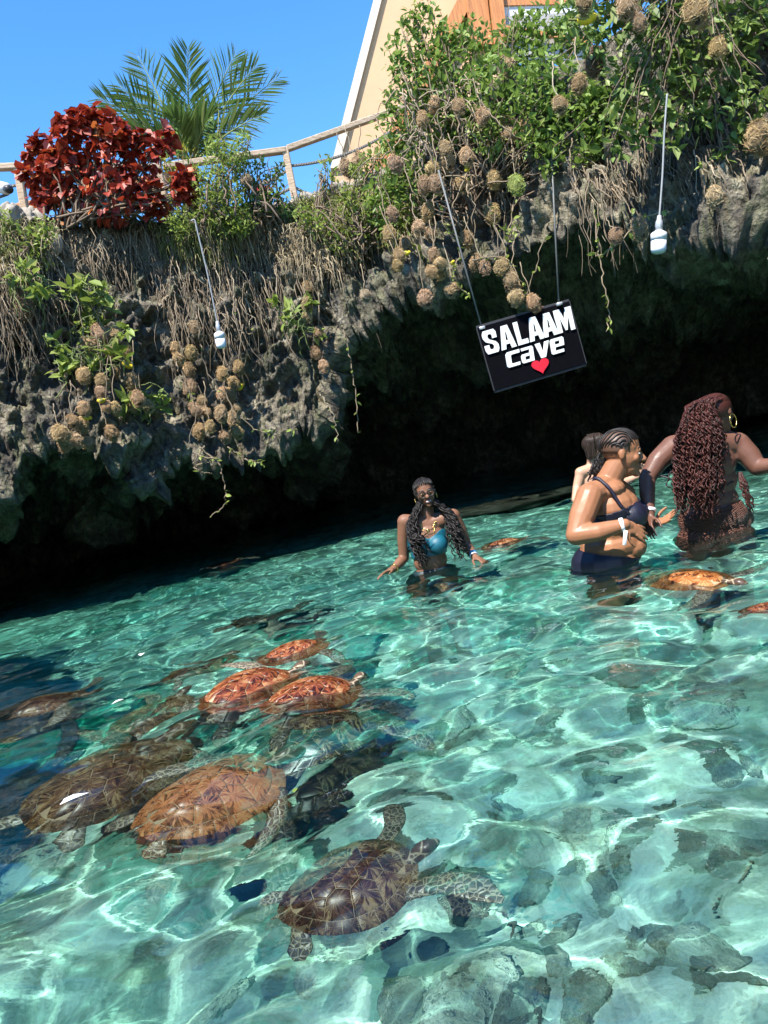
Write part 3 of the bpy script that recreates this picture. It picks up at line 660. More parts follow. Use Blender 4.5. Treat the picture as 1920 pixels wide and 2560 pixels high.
for lab, pts, Y, r, nl in (
    ('long bare vine hanging alone in front of the dark cave mouth', [(855, 815), (865, 850), (880, 920), (890, 990), (895, 1083)], 9.2, .011, 10),
    ('short forked vine left of the long bare one at the cave mouth', [(800, 985), (825, 1020), (840, 1060), (843, 1108)], 9.3, .009, 5),
    ('curling vine that hangs lowest, over the water on the left', [(500, 1120), (550, 1165), (562, 1220), (560, 1262), (525, 1294)], 8.9, .011, 8),
    ('looped vine tangle below the nests on the left wall', [(510, 1115), (500, 1140), (540, 1150), (490, 1165), (500, 1180), (530, 1182)], 8.9, .011, 6),
    ('vine arching to the right below the left nests', [(600, 1040), (640, 1075), (690, 1082), (740, 1072)], 8.9, .009, 14),
    ('pale twiggy vine with white flowers beneath the left nests', [(570, 1118), (600, 1140), (630, 1150), (660, 1160)], 8.9, .010, 16),
    ('leafless vine looping beside the white bulb on the left', [(490, 780), (500, 850), (520, 930), (560, 985)], 8.6, .009, 2),
    ('straight vine crossing the left nests to the low tangle', [(440, 900), (450, 950), (475, 985), (490, 1030), (470, 1110)], 8.7, .009, 4),
    ('vine right of the left bulb with a loose hook', [(585, 740), (590, 810), (620, 835), (638, 815)], 8.6, .008, 2),
    ('long straight vine right of the sign', [(1480, 500), (1495, 600), (1505, 680), (1525, 780), (1515, 830)], 7.9, .010, 16),
    ('leafy thin vine touching the sign from above', [(1370, 560), (1345, 660), (1320, 720), (1300, 790)], 8.3, .007, 4),
    ('stiff bare stem slanting from the bush down to the nest pair left of the bulb', [(1530, 330), (1555, 420), (1585, 520), (1610, 560)], 7.4, .013, 3),
    ('leafy twig with the nest pair left of the right bulb', [(1680, 530), (1610, 545), (1560, 600), (1500, 640), (1490, 632)], 7.3, .009, 26),
    ('long pale stem through the green nest above the sign', [(1300, 380), (1290, 470), (1275, 560), (1265, 650)], 8.6, .011, 10),
    ('pale stem bending down through the paired nests', [(1195, 210), (1205, 250), (1250, 310), (1330, 370)], 8.4, .013, 3),
    ('curved twig right of the big bush with two nests', [(1480, 330), (1460, 345), (1430, 350), (1400, 345)], 8.3, .009, 12),
    ('twig with leaves round the single nest under the bush', [(1430, 345), (1425, 400), (1450, 420), (1490, 435)], 8.1, .008, 14),
    ('leafy trailing vine left of the sign rod', [(1090, 500), (1110, 560), (1150, 620), (1130, 690), (1170, 740)], 8.7, .009, 44),
    ('leafy trailing vine under the leftmost bush nests', [(1010, 540), (1030, 610), (1080, 660), (1070, 740)], 8.8, .009, 40),
    ('leafy trailing vine beside the dark hollow', [(1220, 500), (1240, 560), (1290, 580), (1300, 540)], 8.5, .008, 30),
    ('leafy twig to the nests touching the sign', [(1180, 650), (1260, 650), (1300, 700), (1330, 750)], 8.4, .010, 20),
    ('drooping leafy stem in the right corner beside the lone nest', [(1740, 390), (1770, 440), (1785, 480), (1800, 560)], 6.9, .008, 10),
    ('bare hanging stem in the right corner', [(1800, 330), (1802, 400), (1790, 470)], 6.9, .008, 8),
    ('sparse leafy stem against the house wall', [(975, 480), (982, 380), (975, 260), (990, 150)], 9.3, .008, 26),
    ('upright leafy shoot at the top of the bush', [(1060, 130), (1045, 70), (1035, 10)], 9.1, .009, 40)):
    vine_thing('hanging_vine', lab, pts, Y, r, nl, group=G_V)
# woody tangle inside the bush
tw = []
for px, py in inpoly([(990, 200), (1330, 200), (1420, 330), (1330, 460), (1080, 470), (980, 380)], 170):
    a = P(px, py, 8.9 + rng.uniform(-.3, .4)); b = a + np.array([rng.normal() * .3, rng.normal() * .12, -rng.uniform(.05, .6)]); tw.append(path(a, b, rng.uniform(-.08, .04), .03, 9))
tag(MB().add(*strands(np.array(tw), np.linspace(.010, .004, 9)[None], 4)).build('twigs', M_root), kind='stuff')

# ================================================================== weaver nests
M_nest = NT('woven_nest'); c = M_nest.coord(); w1 = M_nest.n('TexWave', {'Vector': c, 'Scale': 22, 'Distortion': 14, 'Detail': 3}).outputs[1]; w2 = M_nest.noise(c, 60, 4, .7)
oi = M_nest.n('ObjectInfo').outputs['Color']; k = M_nest.mix(w2, (.24, .16, .09), (.86, .68, .45)); k = M_nest.mix(M_nest.math('MULTIPLY', w1, .35), k, (.20, .13, .07)); k = M_nest.mix(1., k, oi, 'MULTIPLY')
M_nest = M_nest.done(M_nest.pbr(k, .9, M_nest.bump(M_nest.math('ADD', w1, w2), .9, .05)))
t = NT('nest_straw'); oi = t.n('ObjectInfo').outputs['Color']; g = t.n('NewGeometry').outputs['Random Per Island']
M_nstraw = t.done(t.pbr(t.mix(1., t.ramp(g, [(0, (.26, .175, .10)), (.5, (.60, .46, .28)), (1, (.82, .70, .50))]), oi, 'MULTIPLY'), .85))
M_hole = plain('nest_mouth', (.03, .02, .015), .95)
kinds = []
for k in range(5):
    v, f = ellipsoid((0, 0, -.5), (.46, .44, .5 + .04 * k), None, 26, 18); n = fbm(v * 3 + k * 5, 4)
    v = v + (v - [0, 0, -.5]) * (n * .22)[:, None]; v[:, 0] += .10 * math.sin(k * 2.) * (v[:, 2] + .5)
    body = MB().add(v, f).mesh('weaver_nest', M_nest)
    q = rng.integers(0, len(v), 300); tip = v[q]; ax = tip - [0, 0, -.5]; tan = np.cross(ax, rng.normal(size=(300, 3))); tan /= np.linalg.norm(tan, axis=1, keepdims=True)
    s = np.linspace(-1, 1, 6)[None, :, None]; rad = np.linalg.norm(ax, axis=1)[:, None, None]
    pth = [0, 0, -.5] + (ax[:, None] / rad) * rad * (1.04 + .10 * s ** 2 * rng.uniform(-.3, 1, (300, 1, 1))) + tan[:, None] * s * rng.uniform(.10, .30, (300, 1, 1))
    straw = MB().add(*strands(pth, .0085, 3)).mesh('straw', M_nstraw)
    a = R(200 + 40 * k); hole = MB().add(*ellipsoid((.2 * math.cos(a), -.16, -.93), (.15, .15, .1), None, 12, 6)).mesh('mouth', M_hole)
    kinds.append((body, straw, hole))
ordn = ['', 'second ', 'third ', 'fourth ', 'fifth ', 'sixth ', 'seventh ', 'eighth ', 'ninth ', 'tenth ', 'eleventh ', 'twelfth ', 'thirteenth ', 'fourteenth ', 'fifteenth ', 'sixteenth ']
def c2(a): return [(960 + x * .5787, y * .5787, s) for x, y, s in a]
def c3(a): return [(x * .5787, 540 + y * .5787, s) for x, y, s in a]
def c4(a): return [(960 + x * .5787, 500 + y * .5787, s) for x, y, s in a]
nests = [
 ('in the upper row under the big bush', 8.6, c2([(165, 515, 48), (225, 455, 52), (325, 460, 52), (410, 480, 52), (435, 505, 60), (515, 545, 74), (518, 592, 66), (635, 538, 74), (640, 578, 70), (570, 655, 70), (530, 285, 62)])),
 ('in the middle row under the big bush', 8.6, c2([(265, 645, 56), (272, 692, 60), (215, 730, 56), (355, 680, 56), (45, 710, 60), (175, 800, 56), (225, 795, 60), (327, 800, 56), (475, 775, 60), (790, 705, 66)])),
 ('among the trailing vines left of the sign rod', 8.7, c2([(470, 920, 64), (35, 925, 50), (195, 915, 56), (150, 985, 56), (200, 1010, 54), (20, 1015, 56), (355, 1035, 58), (90, 1055, 50)])),
 ('in the cluster just left of and above the sign', 8.5, c4([(68, 240, 48), (60, 282, 46), (215, 240, 50), (240, 275, 50), (205, 310, 46), (238, 315, 50), (300, 388, 56), (175, 428, 66), (400, 270, 56), (440, 295, 48)])),
 ('in the chain touching the top of the sign', 8.2, c4([(512, 290, 60), (550, 345, 62), (555, 378, 62), (577, 420, 64), (640, 447, 62)])),
 ('deep in the creeper of the top right corner', 6.6, c2([(850, 360, 64), (760, 455, 60), (1040, 35, 90), (1340, 60, 100), (855, 15, 60), (1440, 215, 70), (1110, 100, 56), (1610, 600, 110)])),
 ('on the leafy twig left of the right bulb', 7.2, c2([(1005, 1020, 56), (1100, 990, 70)])),
 ('in the rosette branches on the left wall', 0, c3([(375, 560, 60), (385, 595, 56), (430, 510, 64), (500, 512, 60), (360, 690, 56), (450, 720, 60), (435, 760, 50), (500, 670, 48), (570, 720, 60), (545, 580, 50), (475, 590, 50)])),
 ('in the lowest cluster on the left wall', 0, c3([(360, 835, 56), (312, 890, 52), (355, 905, 56), (260, 945, 70), (325, 970, 56), (280, 985, 56), (372, 985, 52), (480, 940, 56)])),
 ('beside the lowest leafy sprig on the left wall', 0, c3([(460, 825, 46), (500, 832, 46), (600, 790, 56), (627, 822, 52), (570, 820, 50)])),
 ('hanging on vines just below the left bulb', 0, c3([(760, 575, 46), (770, 615, 46), (825, 592, 48), (810, 670, 54), (822, 740, 56), (965, 680, 48), (1030, 655, 48), (1000, 725, 48)])),
 ('in the lower vine tangle beneath the left bulb', 0, c3([(965, 770, 52), (995, 775, 54), (838, 840, 50), (888, 850, 42), (872, 800, 42), (958, 855, 54), (1015, 875, 54), (1025, 840, 46), (862, 930, 52), (910, 910, 44), (968, 955, 50), (1020, 935, 50)])),
 ('scattered down the pale rock left of the cave mouth', 0, c3([(1328, 382, 44), (1335, 435, 44), (1378, 505, 44), (1360, 592, 42), (1395, 655, 46), (1330, 312, 46)])),
 ('on the rubble by the foot of the house wall', 9.75, [(900, 393, 44), (891, 412, 50), (870, 420, 36)]),
]
single = [((1293, 463, 38), 8.4, 'fresh green woven nest hanging above the sign, the only green one', (.75, 1.15, .45, 1)), ((1790, 492, 40), 6.8, 'pale nest hanging alone on a stem right of the right bulb', (1.2, 1.15, 1.0, 1)),
          ((912, 740, 27), 0, 'nest hanging alone on the rock tip above the cave mouth', (1, 1, 1, 1)), ((616, 451, 26), 9.5, 'dark nest in the small green shrub on the rim', (.7, .65, .6, 1)),
          ((486, 820, 28), 0, 'small flattened nest on the wall left of the left bulb', (.9, .8, .7, 1)), ((62, 765, 50), 0, 'old nest bulging from the wall at the far left edge', (.8, .7, .6, 1)), ((1492, 152, 48), 7.2, 'dark nest below a yellow leaf in the upper creeper', (.5, .4, .35, 1))]
nb = np.random.default_rng(77); nstems = []
def nest(px, py, w, Y, label, group, color):
    if not Y:
        h = hit(px, py)[0]; Y = h[1] - nb.uniform(.18, .4)
    c = P(px, py, Y); s = w / FPX * Y * 1.0
    k = nb.integers(0, 5); o = link('weaver_nest', kinds[k][0]); o.location = c + [0, 0, s * .5]; o.scale = (s, s, s); o.rotation_euler = (nb.normal() * .16, nb.normal() * .16, nb.uniform(0, 6.28))
    o.color = color; tag(o, label, 'nest', group)
    for nm, me in (('straw', kinds[k][1]), ('mouth', kinds[k][2])):
        q = link(nm, me, o); q.color = color
    top = c + [0, 0, s * .45]; nstems.append(path(top + [nb.normal() * .06, .12, nb.uniform(.25, .6)], top, 0, .012, 9))
for where, Y, lst in nests:
    lst = sorted(lst)
    for i, (px, py, w) in enumerate(lst):
        o_ = ('leftmost' if i == 0 else 'rightmost' if i == len(lst) - 1 else ordn[i] + 'from left')
        w = w * (.5787 if w > 36 and where[:6] != 'on the r' else 1.)
        b = nb.uniform(.85, 1.25); nest(px, py, w, Y + (nb.normal() * .1 if Y else 0), f'nest {o_} of those {where}', 'weaver nests', (b, b * nb.uniform(.82, .93), b * nb.uniform(.62, .8), 1))
for (px, py, w), Y, lab, col in single: nest(px, py, w, Y, lab, 'weaver nests', col)
tag(MB().add(*strands(np.array(nstems), np.linspace(.006, .005, 9)[None], 4)).build('nest_twigs', M_root), kind='stuff')

# ================================================================== weaver birds
M_bird = plain('yellow_feathers', (.72, .52, .02), .7, .25, 40, .3); M_wing = plain('olive_feathers', (.20, .19, .05), .7, .5, 60, .3)
def bird(px, py, Y, L, yaw, pitch, label):
    if not Y: Y = hit(px, py)[0][1] - .35
    o = empty('weaver_bird', P(px, py, Y), label, 'bird', 'yellow weaver birds', (0, pitch, yaw)); o.scale = (L, L, L)
    m = MB(); m.add(*ellipsoid((0, 0, 0), (.34, .2, .2))).add(*ellipsoid((.30, 0, .14), (.17, .15, .15))).add(*rcone((.1, 0, .02), (.3, 0, .13), .19, .14))
    b = m.build('body', M_bird, o)
    MB().add(*rcone((.44, 0, .14), (.58, 0, .11), .055, .012, 8)).build('beak', M_black, o)
    for s in (-1, 1):
        MB().add(*ellipsoid((-.08, s * .18, .03), (.30, .045, .12), rotz(s * -.12))).build('wing', M_wing, o)
        MB().add(*ellipsoid((.38, s * .125, .19), (.025, .02, .025), None, 8, 6)).build('eye', M_black, o)
    MB().add(*bevel_box((-.48, 0, -.03), (.4, .14, .04))).build('tail', M_wing, o)
for a in ((1168, 420, 8.5, .13, -2.2, 1.2, 'yellow weaver bird clinging under a nest in the middle row of the bush'), (1405, 283, 7.0, .14, -.4, -.8, 'yellow weaver bird climbing at a nest in the creeper'),
          (1132, 658, 8.4, .12, -1.5, .3, 'yellow green weaver bird facing out among the vines left of the sign'), (316, 912, 0, .17, .4, .9, 'yellow weaver bird on the leafy branch over the left nests'),
          (601, 968, 0, .15, 2.6, .6, 'yellow weaver bird at the vines below the left bulb'), (214, 1043, 0, .14, .6, .7, 'yellow weaver bird at the lowest left cluster of nests'), (255, 1002, 0, .13, 2.8, .2, 'yellow weaver bird half hidden between the left nests'),
          (1462, 50, 6.7, .20, -.3, .4, 'large yellow weaver bird in the creeper at the top edge'), (1015, 633, 8.6, .12, -.6, .5, 'yellow weaver bird between the leftmost nests near the cave mouth')): bird(*a)

# ================================================================== lamps on pipes
M_pipe = plain('grey_pipe', (.26, .27, .27), .45, .15, 30, .1); M_sock = plain('grey_socket', (.52, .53, .55), .35, .1, 20, .1, **{'Metallic': .4})
t = NT('bulb_diffuser'); M_bulb = t.done(t.pbr((.82, .84, .92), .35, None, **{'Subsurface Weight': .3, 'Subsurface Radius': (.02, .02, .03)}))
def lamp(label, pts, Y, tip, rb, hb):
    p = np.array([P(x, y, Y) for x, y in pts]); o = empty('hanging_lamp', p[0], label, 'lamp', 'white bulbs on pipes'); q = p - p[0]
    MB().add(*strands(catmull(q, np.linspace(0, len(q) - 1, 8 * len(q))), .0085, 8)).build('pipe', M_pipe, o)
    e = q[-1]; d = (P(*tip, Y) - p[0]) - e; d /= np.linalg.norm(d); ll = lambda prof: (np.array([e + d * a for a, b in prof]), np.array([[b for a, b in prof]]))
    k = rb / .07; h = hb
    MB().add(*strands(*ll([(-.03, .016), (0, .02), (.02 * k, .03 * k), (.06 * k, .036 * k), (.07 * k, .030 * k), (.10 * k, .034 * k)]), 18)).build('socket', M_sock, o)
    b = MB().add(*strands(*ll([(.10 * k, .03 * k), (.115 * k, rb * .8), (.125 * k, rb), (.125 * k + h * .3, rb), (.126 * k + h * .3, rb * .96), (.128 * k + h * .34, rb * .97)]), 24)).build('bulb', M_white, o)
    MB().add(*strands(*ll([(.12 * k + h * .34, rb * .95), (.12 * k + h * .8, rb * .95), (.12 * k + h * .93, rb * .84), (.12 * k + h * .985, rb * .55), (.12 * k + h, .005)]), 24)).build('diffuser', M_bulb, b)
lamp('white bulb on a long grey pipe hanging over the pool at the right', [(1668, 235), (1661, 330), (1656, 440), (1648, 548)], 6.6, (1646, 640), .066, .17)
lamp('white bulb on a bent grey pipe in front of the left wall', [(478, 552), (487, 551), (493, 575), (520, 690), (544, 810)], 8.45, (556, 880), .057, .165)

# ================================================================== hanging sign
t = NT('black_board'); c = t.coord(); M_board = t.done(t.pbr(t.mix(t.noise(c, 20, 5), (.0015, .0015, .003), (.004, .004, .006)), .8, t.bump(t.noise(c, 60, 3), .1, .004), **{'Specular IOR Level': .05}))
M_letter = plain('white_letter', (.78, .80, .80), .5, .06, 12, .08); M_heart = plain('red_heart', (.62, .012, .03), .45, .1)
SY = 8.15
cor = [(1192, 820), (1424, 752), (1457, 917), (1222, 981)]
A = P(*cor[0], SY); B = P(*cor[1], SY + .05); Dn = P(*cor[3], SY)
sx = B - A; SW = np.linalg.norm(sx); sx /= SW; sdn = Dn - A; sdn -= sx * (sdn @ sx); SH = np.linalg.norm(sdn); sdn /= SH; snn = np.cross(sx, -sdn)
if snn[1] > 0: snn = -snn
sign = empty('hanging_sign', (A + B) / 2, 'black board sign reading SALAAM Cave with a red heart, hung tilted at the cave mouth', 'sign')
rot = np.stack([sx, -sdn, snn], 1); mtx = Matrix(rot.tolist()).to_4x4(); org = A - np.array(sign.location)
def sp(u, v, n=0.): return org + sx * u * SW + sdn * v * SH + snn * n
MB().add(*bevel_box(sp(.5, .5, -.025), (SW, SH, .04), rot, .004)).build('board', M_board, sign, smooth=False)
M_edge = plain('board_edge', (.03, .03, .035), .6)
for u0, v0, u1, v1 in ((0, 0, 1, 0), (0, 1, 1, 1), (0, 0, 0, 1), (1, 0, 1, 1)):
    MB().add(*beam(sp(u0, v0, -.02), sp(u1, v1, -.02), .007, .046)).build('edge_strip', M_edge, sign, smooth=False)
def glyph(name, loops, u, v, w, h, mat, skew=0., depth=.014):
    """raised letter: outlines in a unit cell (y up), holes included"""
    cu = bpy.data.curves.new(name, 'CURVE'); cu.dimensions = '2D'; cu.fill_mode = 'BOTH'; cu.extrude = depth / 2; cu.bevel_depth = .0
    for lp in loops:
        s = cu.splines.new('POLY'); s.points.add(len(lp) - 1); s.use_cyclic_u = True
        for q, (x, y) in zip(s.points, lp): q.co = ((x + skew * (y - .5)) * w, y * h, 0, 1)
    o = bpy.data.objects.new(name, cu); C.collection.objects.link(o); dg = bpy.context.evaluated_depsgraph_get()
    me = bpy.data.meshes.new_from_object(o.evaluated_get(dg)); bpy.data.objects.remove(o); me.materials.clear(); me.materials.append(mat)
    q = link(name, me, sign); m = mtx.copy(); m.translation = sp(u, v, depth / 2 - .003); q.matrix_local = m
gS = [[(1, .62), (.66, .62), (.66, .76), (.6, .82), (.42, .82), (.36, .76), (.36, .68), (.44, .6), (.86, .46), (1, .32), (1, .14), (.88, 0), (.12, 0), (0, .14), (0, .38), (.34, .38), (.34, .24), (.4, .17), (.6, .17), (.66, .24), (.66, .31), (.58, .39), (.14, .53), (0, .68), (0, .87), (.12, 1), (.88, 1), (1, .87)]]
gA = [[(0, 0), (.30, 1), (.70, 1), (1, 0), (.68, 0), (.625, .2), (.375, .2), (.32, 0)], [(.42, .37), (.58, .37), (.52, .72), (.48, .72)]]
gL = [[(0, 0), (0, 1), (.40, 1), (.40, .2), (1, .2), (1, 0)]]
gM = [[(0, 0), (0, 1), (.34, 1), (.5, .52), (.66, 1), (1, 1), (1, 0), (.74, 0), (.74, .62), (.56, .06), (.44, .06), (.26, .62), (.26, 0)]]
gC = [[(1, .78), (.72, .78), (.42, .78), (.36, .72), (.36, .26), (.42, .2), (.95, .2), (.95, 0), (.12, 0), (0, .12), (0, .88), (.12, 1), (1, 1)]]
ga = [[(.06, .98), (.9, .98), (1, .88), (1, 0), (.1, 0), (0, .1), (0, .48), (.1, .58), (.68, .58), (.68, .8), (.06, .8)], [(.32, .18), (.68, .18), (.68, .4), (.32, .4)]]
gv = [[(0, 1), (.34, 1), (.5, .36), (.68, 1), (1, 1), (.66, 0), (.3, 0)]]
ge = [[(.1, 1), (.9, 1), (1, .9), (1, .42), (.34, .42), (.34, .2), (.94, .2), (.94, 0), (.1, 0), (0, .1), (0, .9)], [(.34, .6), (.68, .6), (.68, .8), (.34, .8)]]
def row(txt, us, v, h, skew):
    for (g, w), u in zip(txt, us): glyph('letter', g, u, v, w * SW, h * SH, M_letter, skew)
row([(gS, .145), (gA, .165), (gL, .115), (gA, .165), (gA, .165), (gM, .185)], [.025, .185, .365, .49, .64, .80], .44, .36, .05)
row([(gC, .15), (ga, .135), (gv, .15), (ge, .145)], [.20, .36, .52, .68], .725, .235, .14)
a = np.linspace(0, 2 * math.pi, 40, endpoint=False); hx = 16 * np.sin(a) ** 3 / 33 + .5; hy = (13 * np.cos(a) - 5 * np.cos(2 * a) - 2 * np.cos(3 * a) - np.cos(4 * a) + 17) / 30
glyph('heart', [list(zip(hx.tolist(), hy.tolist()))], .435, .965, .19 * SW, .24 * SH, M_heart)
for a, b in (((1096, 425), (1204, 818)), ((1376, 330), (1397, 758))):
    q = [P(*a, SY + .12) , P(*b, SY + .03)]; q = np.array(q) - np.array(sign.location)
    MB().add(*strands(q, .010, 10)).build('hanger_rod', plain('dark_pipe', (.12, .125, .12), .55), sign)
    MB().add(*bevel_box(q[1] + [0, -.01, -.01], (.06, .03, .05), rot)).build('clamp', M_sock, sign)

# ================================================================== sea turtles
t = NT('scute'); uv = t.n('VectorMath', {0: t.coord('UV'), 1: t.n('VectorMath', {0: t.n('TexNoise', {'Vector': t.coord(), 'Scale': 7., 'Detail': 3.}).outputs[1], 1: (-.11, -.11, 0)}, operation='ADD').outputs[0]}, operation='ADD').outputs[0] if False else t.mix(.14, t.coord('UV'), t.n('TexNoise', {'Vector': t.coord(), 'Scale': 8., 'Detail': 3.}).outputs[1], 'LINEAR_LIGHT'); oi = t.n('ObjectInfo'); tint = oi.outputs['Color']; rnd = oi.outputs['Random']
sx_ = t.n('SeparateXYZ', {0: uv}).outputs; ang = t.math('ARCTAN2', sx_[1], sx_[0]); rad = t.n('VectorMath', {0: uv}, operation='LENGTH').outputs['Value']
vec = t.n('CombineXYZ', {0: t.math('MULTIPLY', t.math('COSINE', ang), 3.6), 1: t.math('MULTIPLY', t.math('SINE', ang), 3.6), 2: t.math('ADD', t.math('MULTIPLY', rad, .55), t.math('MULTIPLY', rnd, 37.))}).outputs[0]
n1 = t.noise(vec, 1.35, 5, .6, .9); n2 = t.noise(t.coord(), 9, 4, .6)
cream = t.mix(.5, tint, (.52, .38, .18), 'MIX'); darkc = t.mix(1., tint, (.14, .10, .10), 'MULTIPLY')
n4 = t.noise(t.coord(), 3.2, 3, .5)
k = t.ramp(t.math('ADD', t.math('ADD', n1, t.math('MULTIPLY', t.math('SUBTRACT', n2, .5), .5)), t.math('MULTIPLY', t.math('SUBTRACT', n4, .52), .4)), [(.43, 0.), (.485, .45), (.54, .5), (.60, 1.)])
a_ = t.mix(t.ramp(k, [(0, 0.), (.45, 1.)]), darkc, tint); a_ = t.mix(t.ramp(k, [(.5, 0.), (1., .9)]), a_, cream)
a_ = t.mix(t.ramp(rad, [(.05, .55), (.28, 0.)]), a_, tint)
M_scute = t.done(t.pbr(a_, .3, t.bump(n1, .06, .004), **{'Specular IOR Level': .35}))
t = NT('seam'); M_seam = t.done(t.pbr((.36, .27, .16), .4))
def scaled(name, sc, dark, pale, w=.10):
    t = NT(name); c = t.coord(); v = t.n('TexVoronoi', {'Vector': c, 'Scale': sc}, feature='DISTANCE_TO_EDGE').outputs[0]
    v2 = t.n('TexVoronoi', {'Vector': c, 'Scale': sc}).outputs['Color']
    k = t.mix(t.ramp(v, [(w * .45, 1.), (w, 0.)]), t.mix(t.n('SeparateColor', {0: v2}).outputs[0], dark, tuple(1.9 * x for x in dark)), pale)
    return t.done(t.pbr(k, .35, t.bump(v, .3, .02)))
M_flip = scaled('flipper_scales', 23, (.05, .043, .034), (.34, .30, .20), .085); M_head = scaled('head_scales', 9, (.065, .038, .022), (.36, .30, .20), .075)
M_plas = plain('plastron', (.62, .54, .38), .5)
def dome(X, Y, lift=0.):
    r2 = np.clip(X * X + Y * Y, 0, 1); z = .175 * (1 - r2 ** 1.3) + .012 * np.exp(-(Y / .12) ** 2) * (1 - r2)
    return np.stack([.5 * X, .41 * Y * (1 + .13 * X - .06 * (X < -.5) * (-X - .5)), z + lift], -1)
def seg(a, b, n): return [tuple(np.array(a) + (np.array(b) - np.array(a)) * i / n) for i in range(n)]
def arc(a0, a1, r, n): return [(r * math.cos(R(a0 + (a1 - a0) * i / n)), r * math.sin(R(a0 + (a1 - a0) * i / n))) for i in range(n)]
RI = .815
Vb = [(.80, .12), (.50, .15), (.18, .16), (-.15, .15), (-.47, .13), (-.80, .10)]; Vm = [(.66, .27), (.34, .31), (.015, .31), (-.31, .28), (-.64, .22)]
polys = []
for i in range(5):
    a, m, b = Vb[i], Vm[i], Vb[i + 1]; mr = lambda q: (q[0], -q[1])
    pl = seg(a, m, 2) + seg(m, b, 2) + seg(b, mr(b), 2) + seg(mr(b), mr(m), 2) + seg(mr(m), mr(a), 2) + seg(mr(a), a, 2); polys.append(pl[::-1])
ca = [24, 66, 95, 124, 160]
for s in (1, -1):
    for i in range(4):
        a, b, m2 = Vm[i], Vb[i + 1], Vm[i + 1]; e0 = (RI * math.cos(R(ca[i])), RI * math.sin(R(ca[i]))); e1 = (RI * math.cos(R(ca[i + 1])), RI * math.sin(R(ca[i + 1])))
        pl = seg(a, b, 2) + seg(b, m2, 2) + seg(m2, e1, 3) + arc(ca[i + 1], ca[i], RI, 5) + seg(e0, a, 3)
        pl = [(x, y * s) for x, y in pl]; polys.append(pl if s > 0 else pl[::-1])
    for i in range(12):
        a0, a1 = 7 + i * 14.3, 7 + (i + 1) * 14.3; k_ = 1.0 + (.02 if i > 7 else 0)
        pl = arc(a0, a1, 1.01 * k_, 3) + seg((1.01 * k_ * math.cos(R(a1)), 1.01 * k_ * math.sin(R(a1))), (RI * math.cos(R(a1)), RI * math.sin(R(a1))), 1) + arc(a1, a0, RI, 3) + seg((RI * math.cos(R(a0)), RI * math.sin(R(a0))), (1.01 * math.cos(R(a0)), 1.01 * math.sin(R(a0))), 1)
        pl = [(x, y * s) for x, y in pl]; polys.append(pl if s > 0 else pl[::-1])
pl = arc(-7, 7, 1.01, 2) + seg((1.01 * math.cos(R(7)), 1.01 * math.sin(R(7))), (RI, .1), 1) + arc(7, -7, RI, 2); polys.append(pl)
scute_me = []
for pl in polys:
    p = np.array(pl); 
    if np.sum(p[:, 0] * np.roll(p[:, 1], -1) - np.roll(p[:, 0], -1) * p[:, 1]) < 0: p = p[::-1]
    c = p.mean(0); marg = np.max(np.hypot(p[:, 0], p[:, 1])) > .95; size = np.sqrt(np.max(((p - c) ** 2).sum(1)))
    g0 = c + [0, .25 * size * -np.sign(c[1]) * (abs(c[1]) > .2) * (not marg)]                # growth centre
    gap = .009; q = []; inn = lambda f: c + (p - c) * f
    rings = [(1 - gap / size * .9, -.003), (1 - gap / size * 1.0, .003), (1 - gap / size - .10, .0048), (.5, .0058)]
    V = []; UVs = []
    for f, l in rings: x = inn(f); V.append(dome(x[:, 0], x[:, 1], l)); UVs.append((x - g0) / size)
    V.append(dome(c[:1], c[1:], .0062)); UVs.append(((c - g0) / size)[None])
    n = len(p); fq = gridf(len(rings), n, True); i = np.arange(n); b = (len(rings) - 1) * n
    tri = np.stack([b + i, b + (i + 1) % n, np.full(n, len(rings) * n)], 1)
    scute_me.append(MB().add(np.concatenate(V), [fq, tri], np.concatenate(UVs)).mesh('scute', M_scute, uv=True))
rr, aa = np.meshgrid(np.linspace(0.02, 1, 14), np.linspace(0, 2 * math.pi, 48, endpoint=False), indexing='ij')
top = dome(rr * np.cos(aa), rr * np.sin(aa), -.001); low = top[::-1].copy(); low[..., 2] = -.02 - .07 * (1 - np.linspace(1, .02, 14)[:, None] ** 2); low[:, :, :2] *= np.linspace(1, .9, 14)[:, None, None]
ME_shell = MB().add(np.concatenate([top, low[1:]]).reshape(-1, 3), gridf(27, 48, True)).mesh('carapace', M_seam)
def blade(lead, trail, th):
    u = np.linspace(0, 1, 22); L = np.stack([np.interp(u, [a[0] for a in lead], [a[1] for a in lead]), np.interp(u, [a[0] for a in lead], [a[2] for a in lead])], 1)
    T = np.stack([np.interp(u, [a[0] for a in trail], [a[1] for a in trail]), np.interp(u, [a[0] for a in trail], [a[2] for a in trail])], 1)
    k5 = np.array([1, 2, 3, 2, 1]) / 9; sm = lambda A: np.stack([np.convolve(np.pad(A[:, i], 2, 'edge'), k5, 'valid') for i in range(2)], 1); L, T = sm(L), sm(T)
    a = np.linspace(0, 2 * math.pi, 12, endpoint=False); c = (L + T) / 2; h = (L - T) / 2
    x = c[:, None] + h[:, None] * np.cos(a)[None, :, None]; z = (th * (1.05 - u ** 1.5))[:, None] * np.sin(a)[None]
    z = z - (.06 * u ** 2)[:, None]
    v = np.concatenate([x, z[..., None]], 2).reshape(-1, 3); n = len(v); v = np.concatenate([v, [[*c[0], 0], [*c[-1], -.06]]]); i = np.arange(12)
    return v, [gridf(22, 12, True)[:, ::-1], np.stack([np.full(12, n), i, (i + 1) % 12], 1), np.stack([np.full(12, n + 1), 21 * 12 + (i + 1) % 12, 21 * 12 + i], 1)]
def flip(v, f): w = v.copy(); w[:, 1] *= -1; return w, [q[:, ::-1] for q in f]
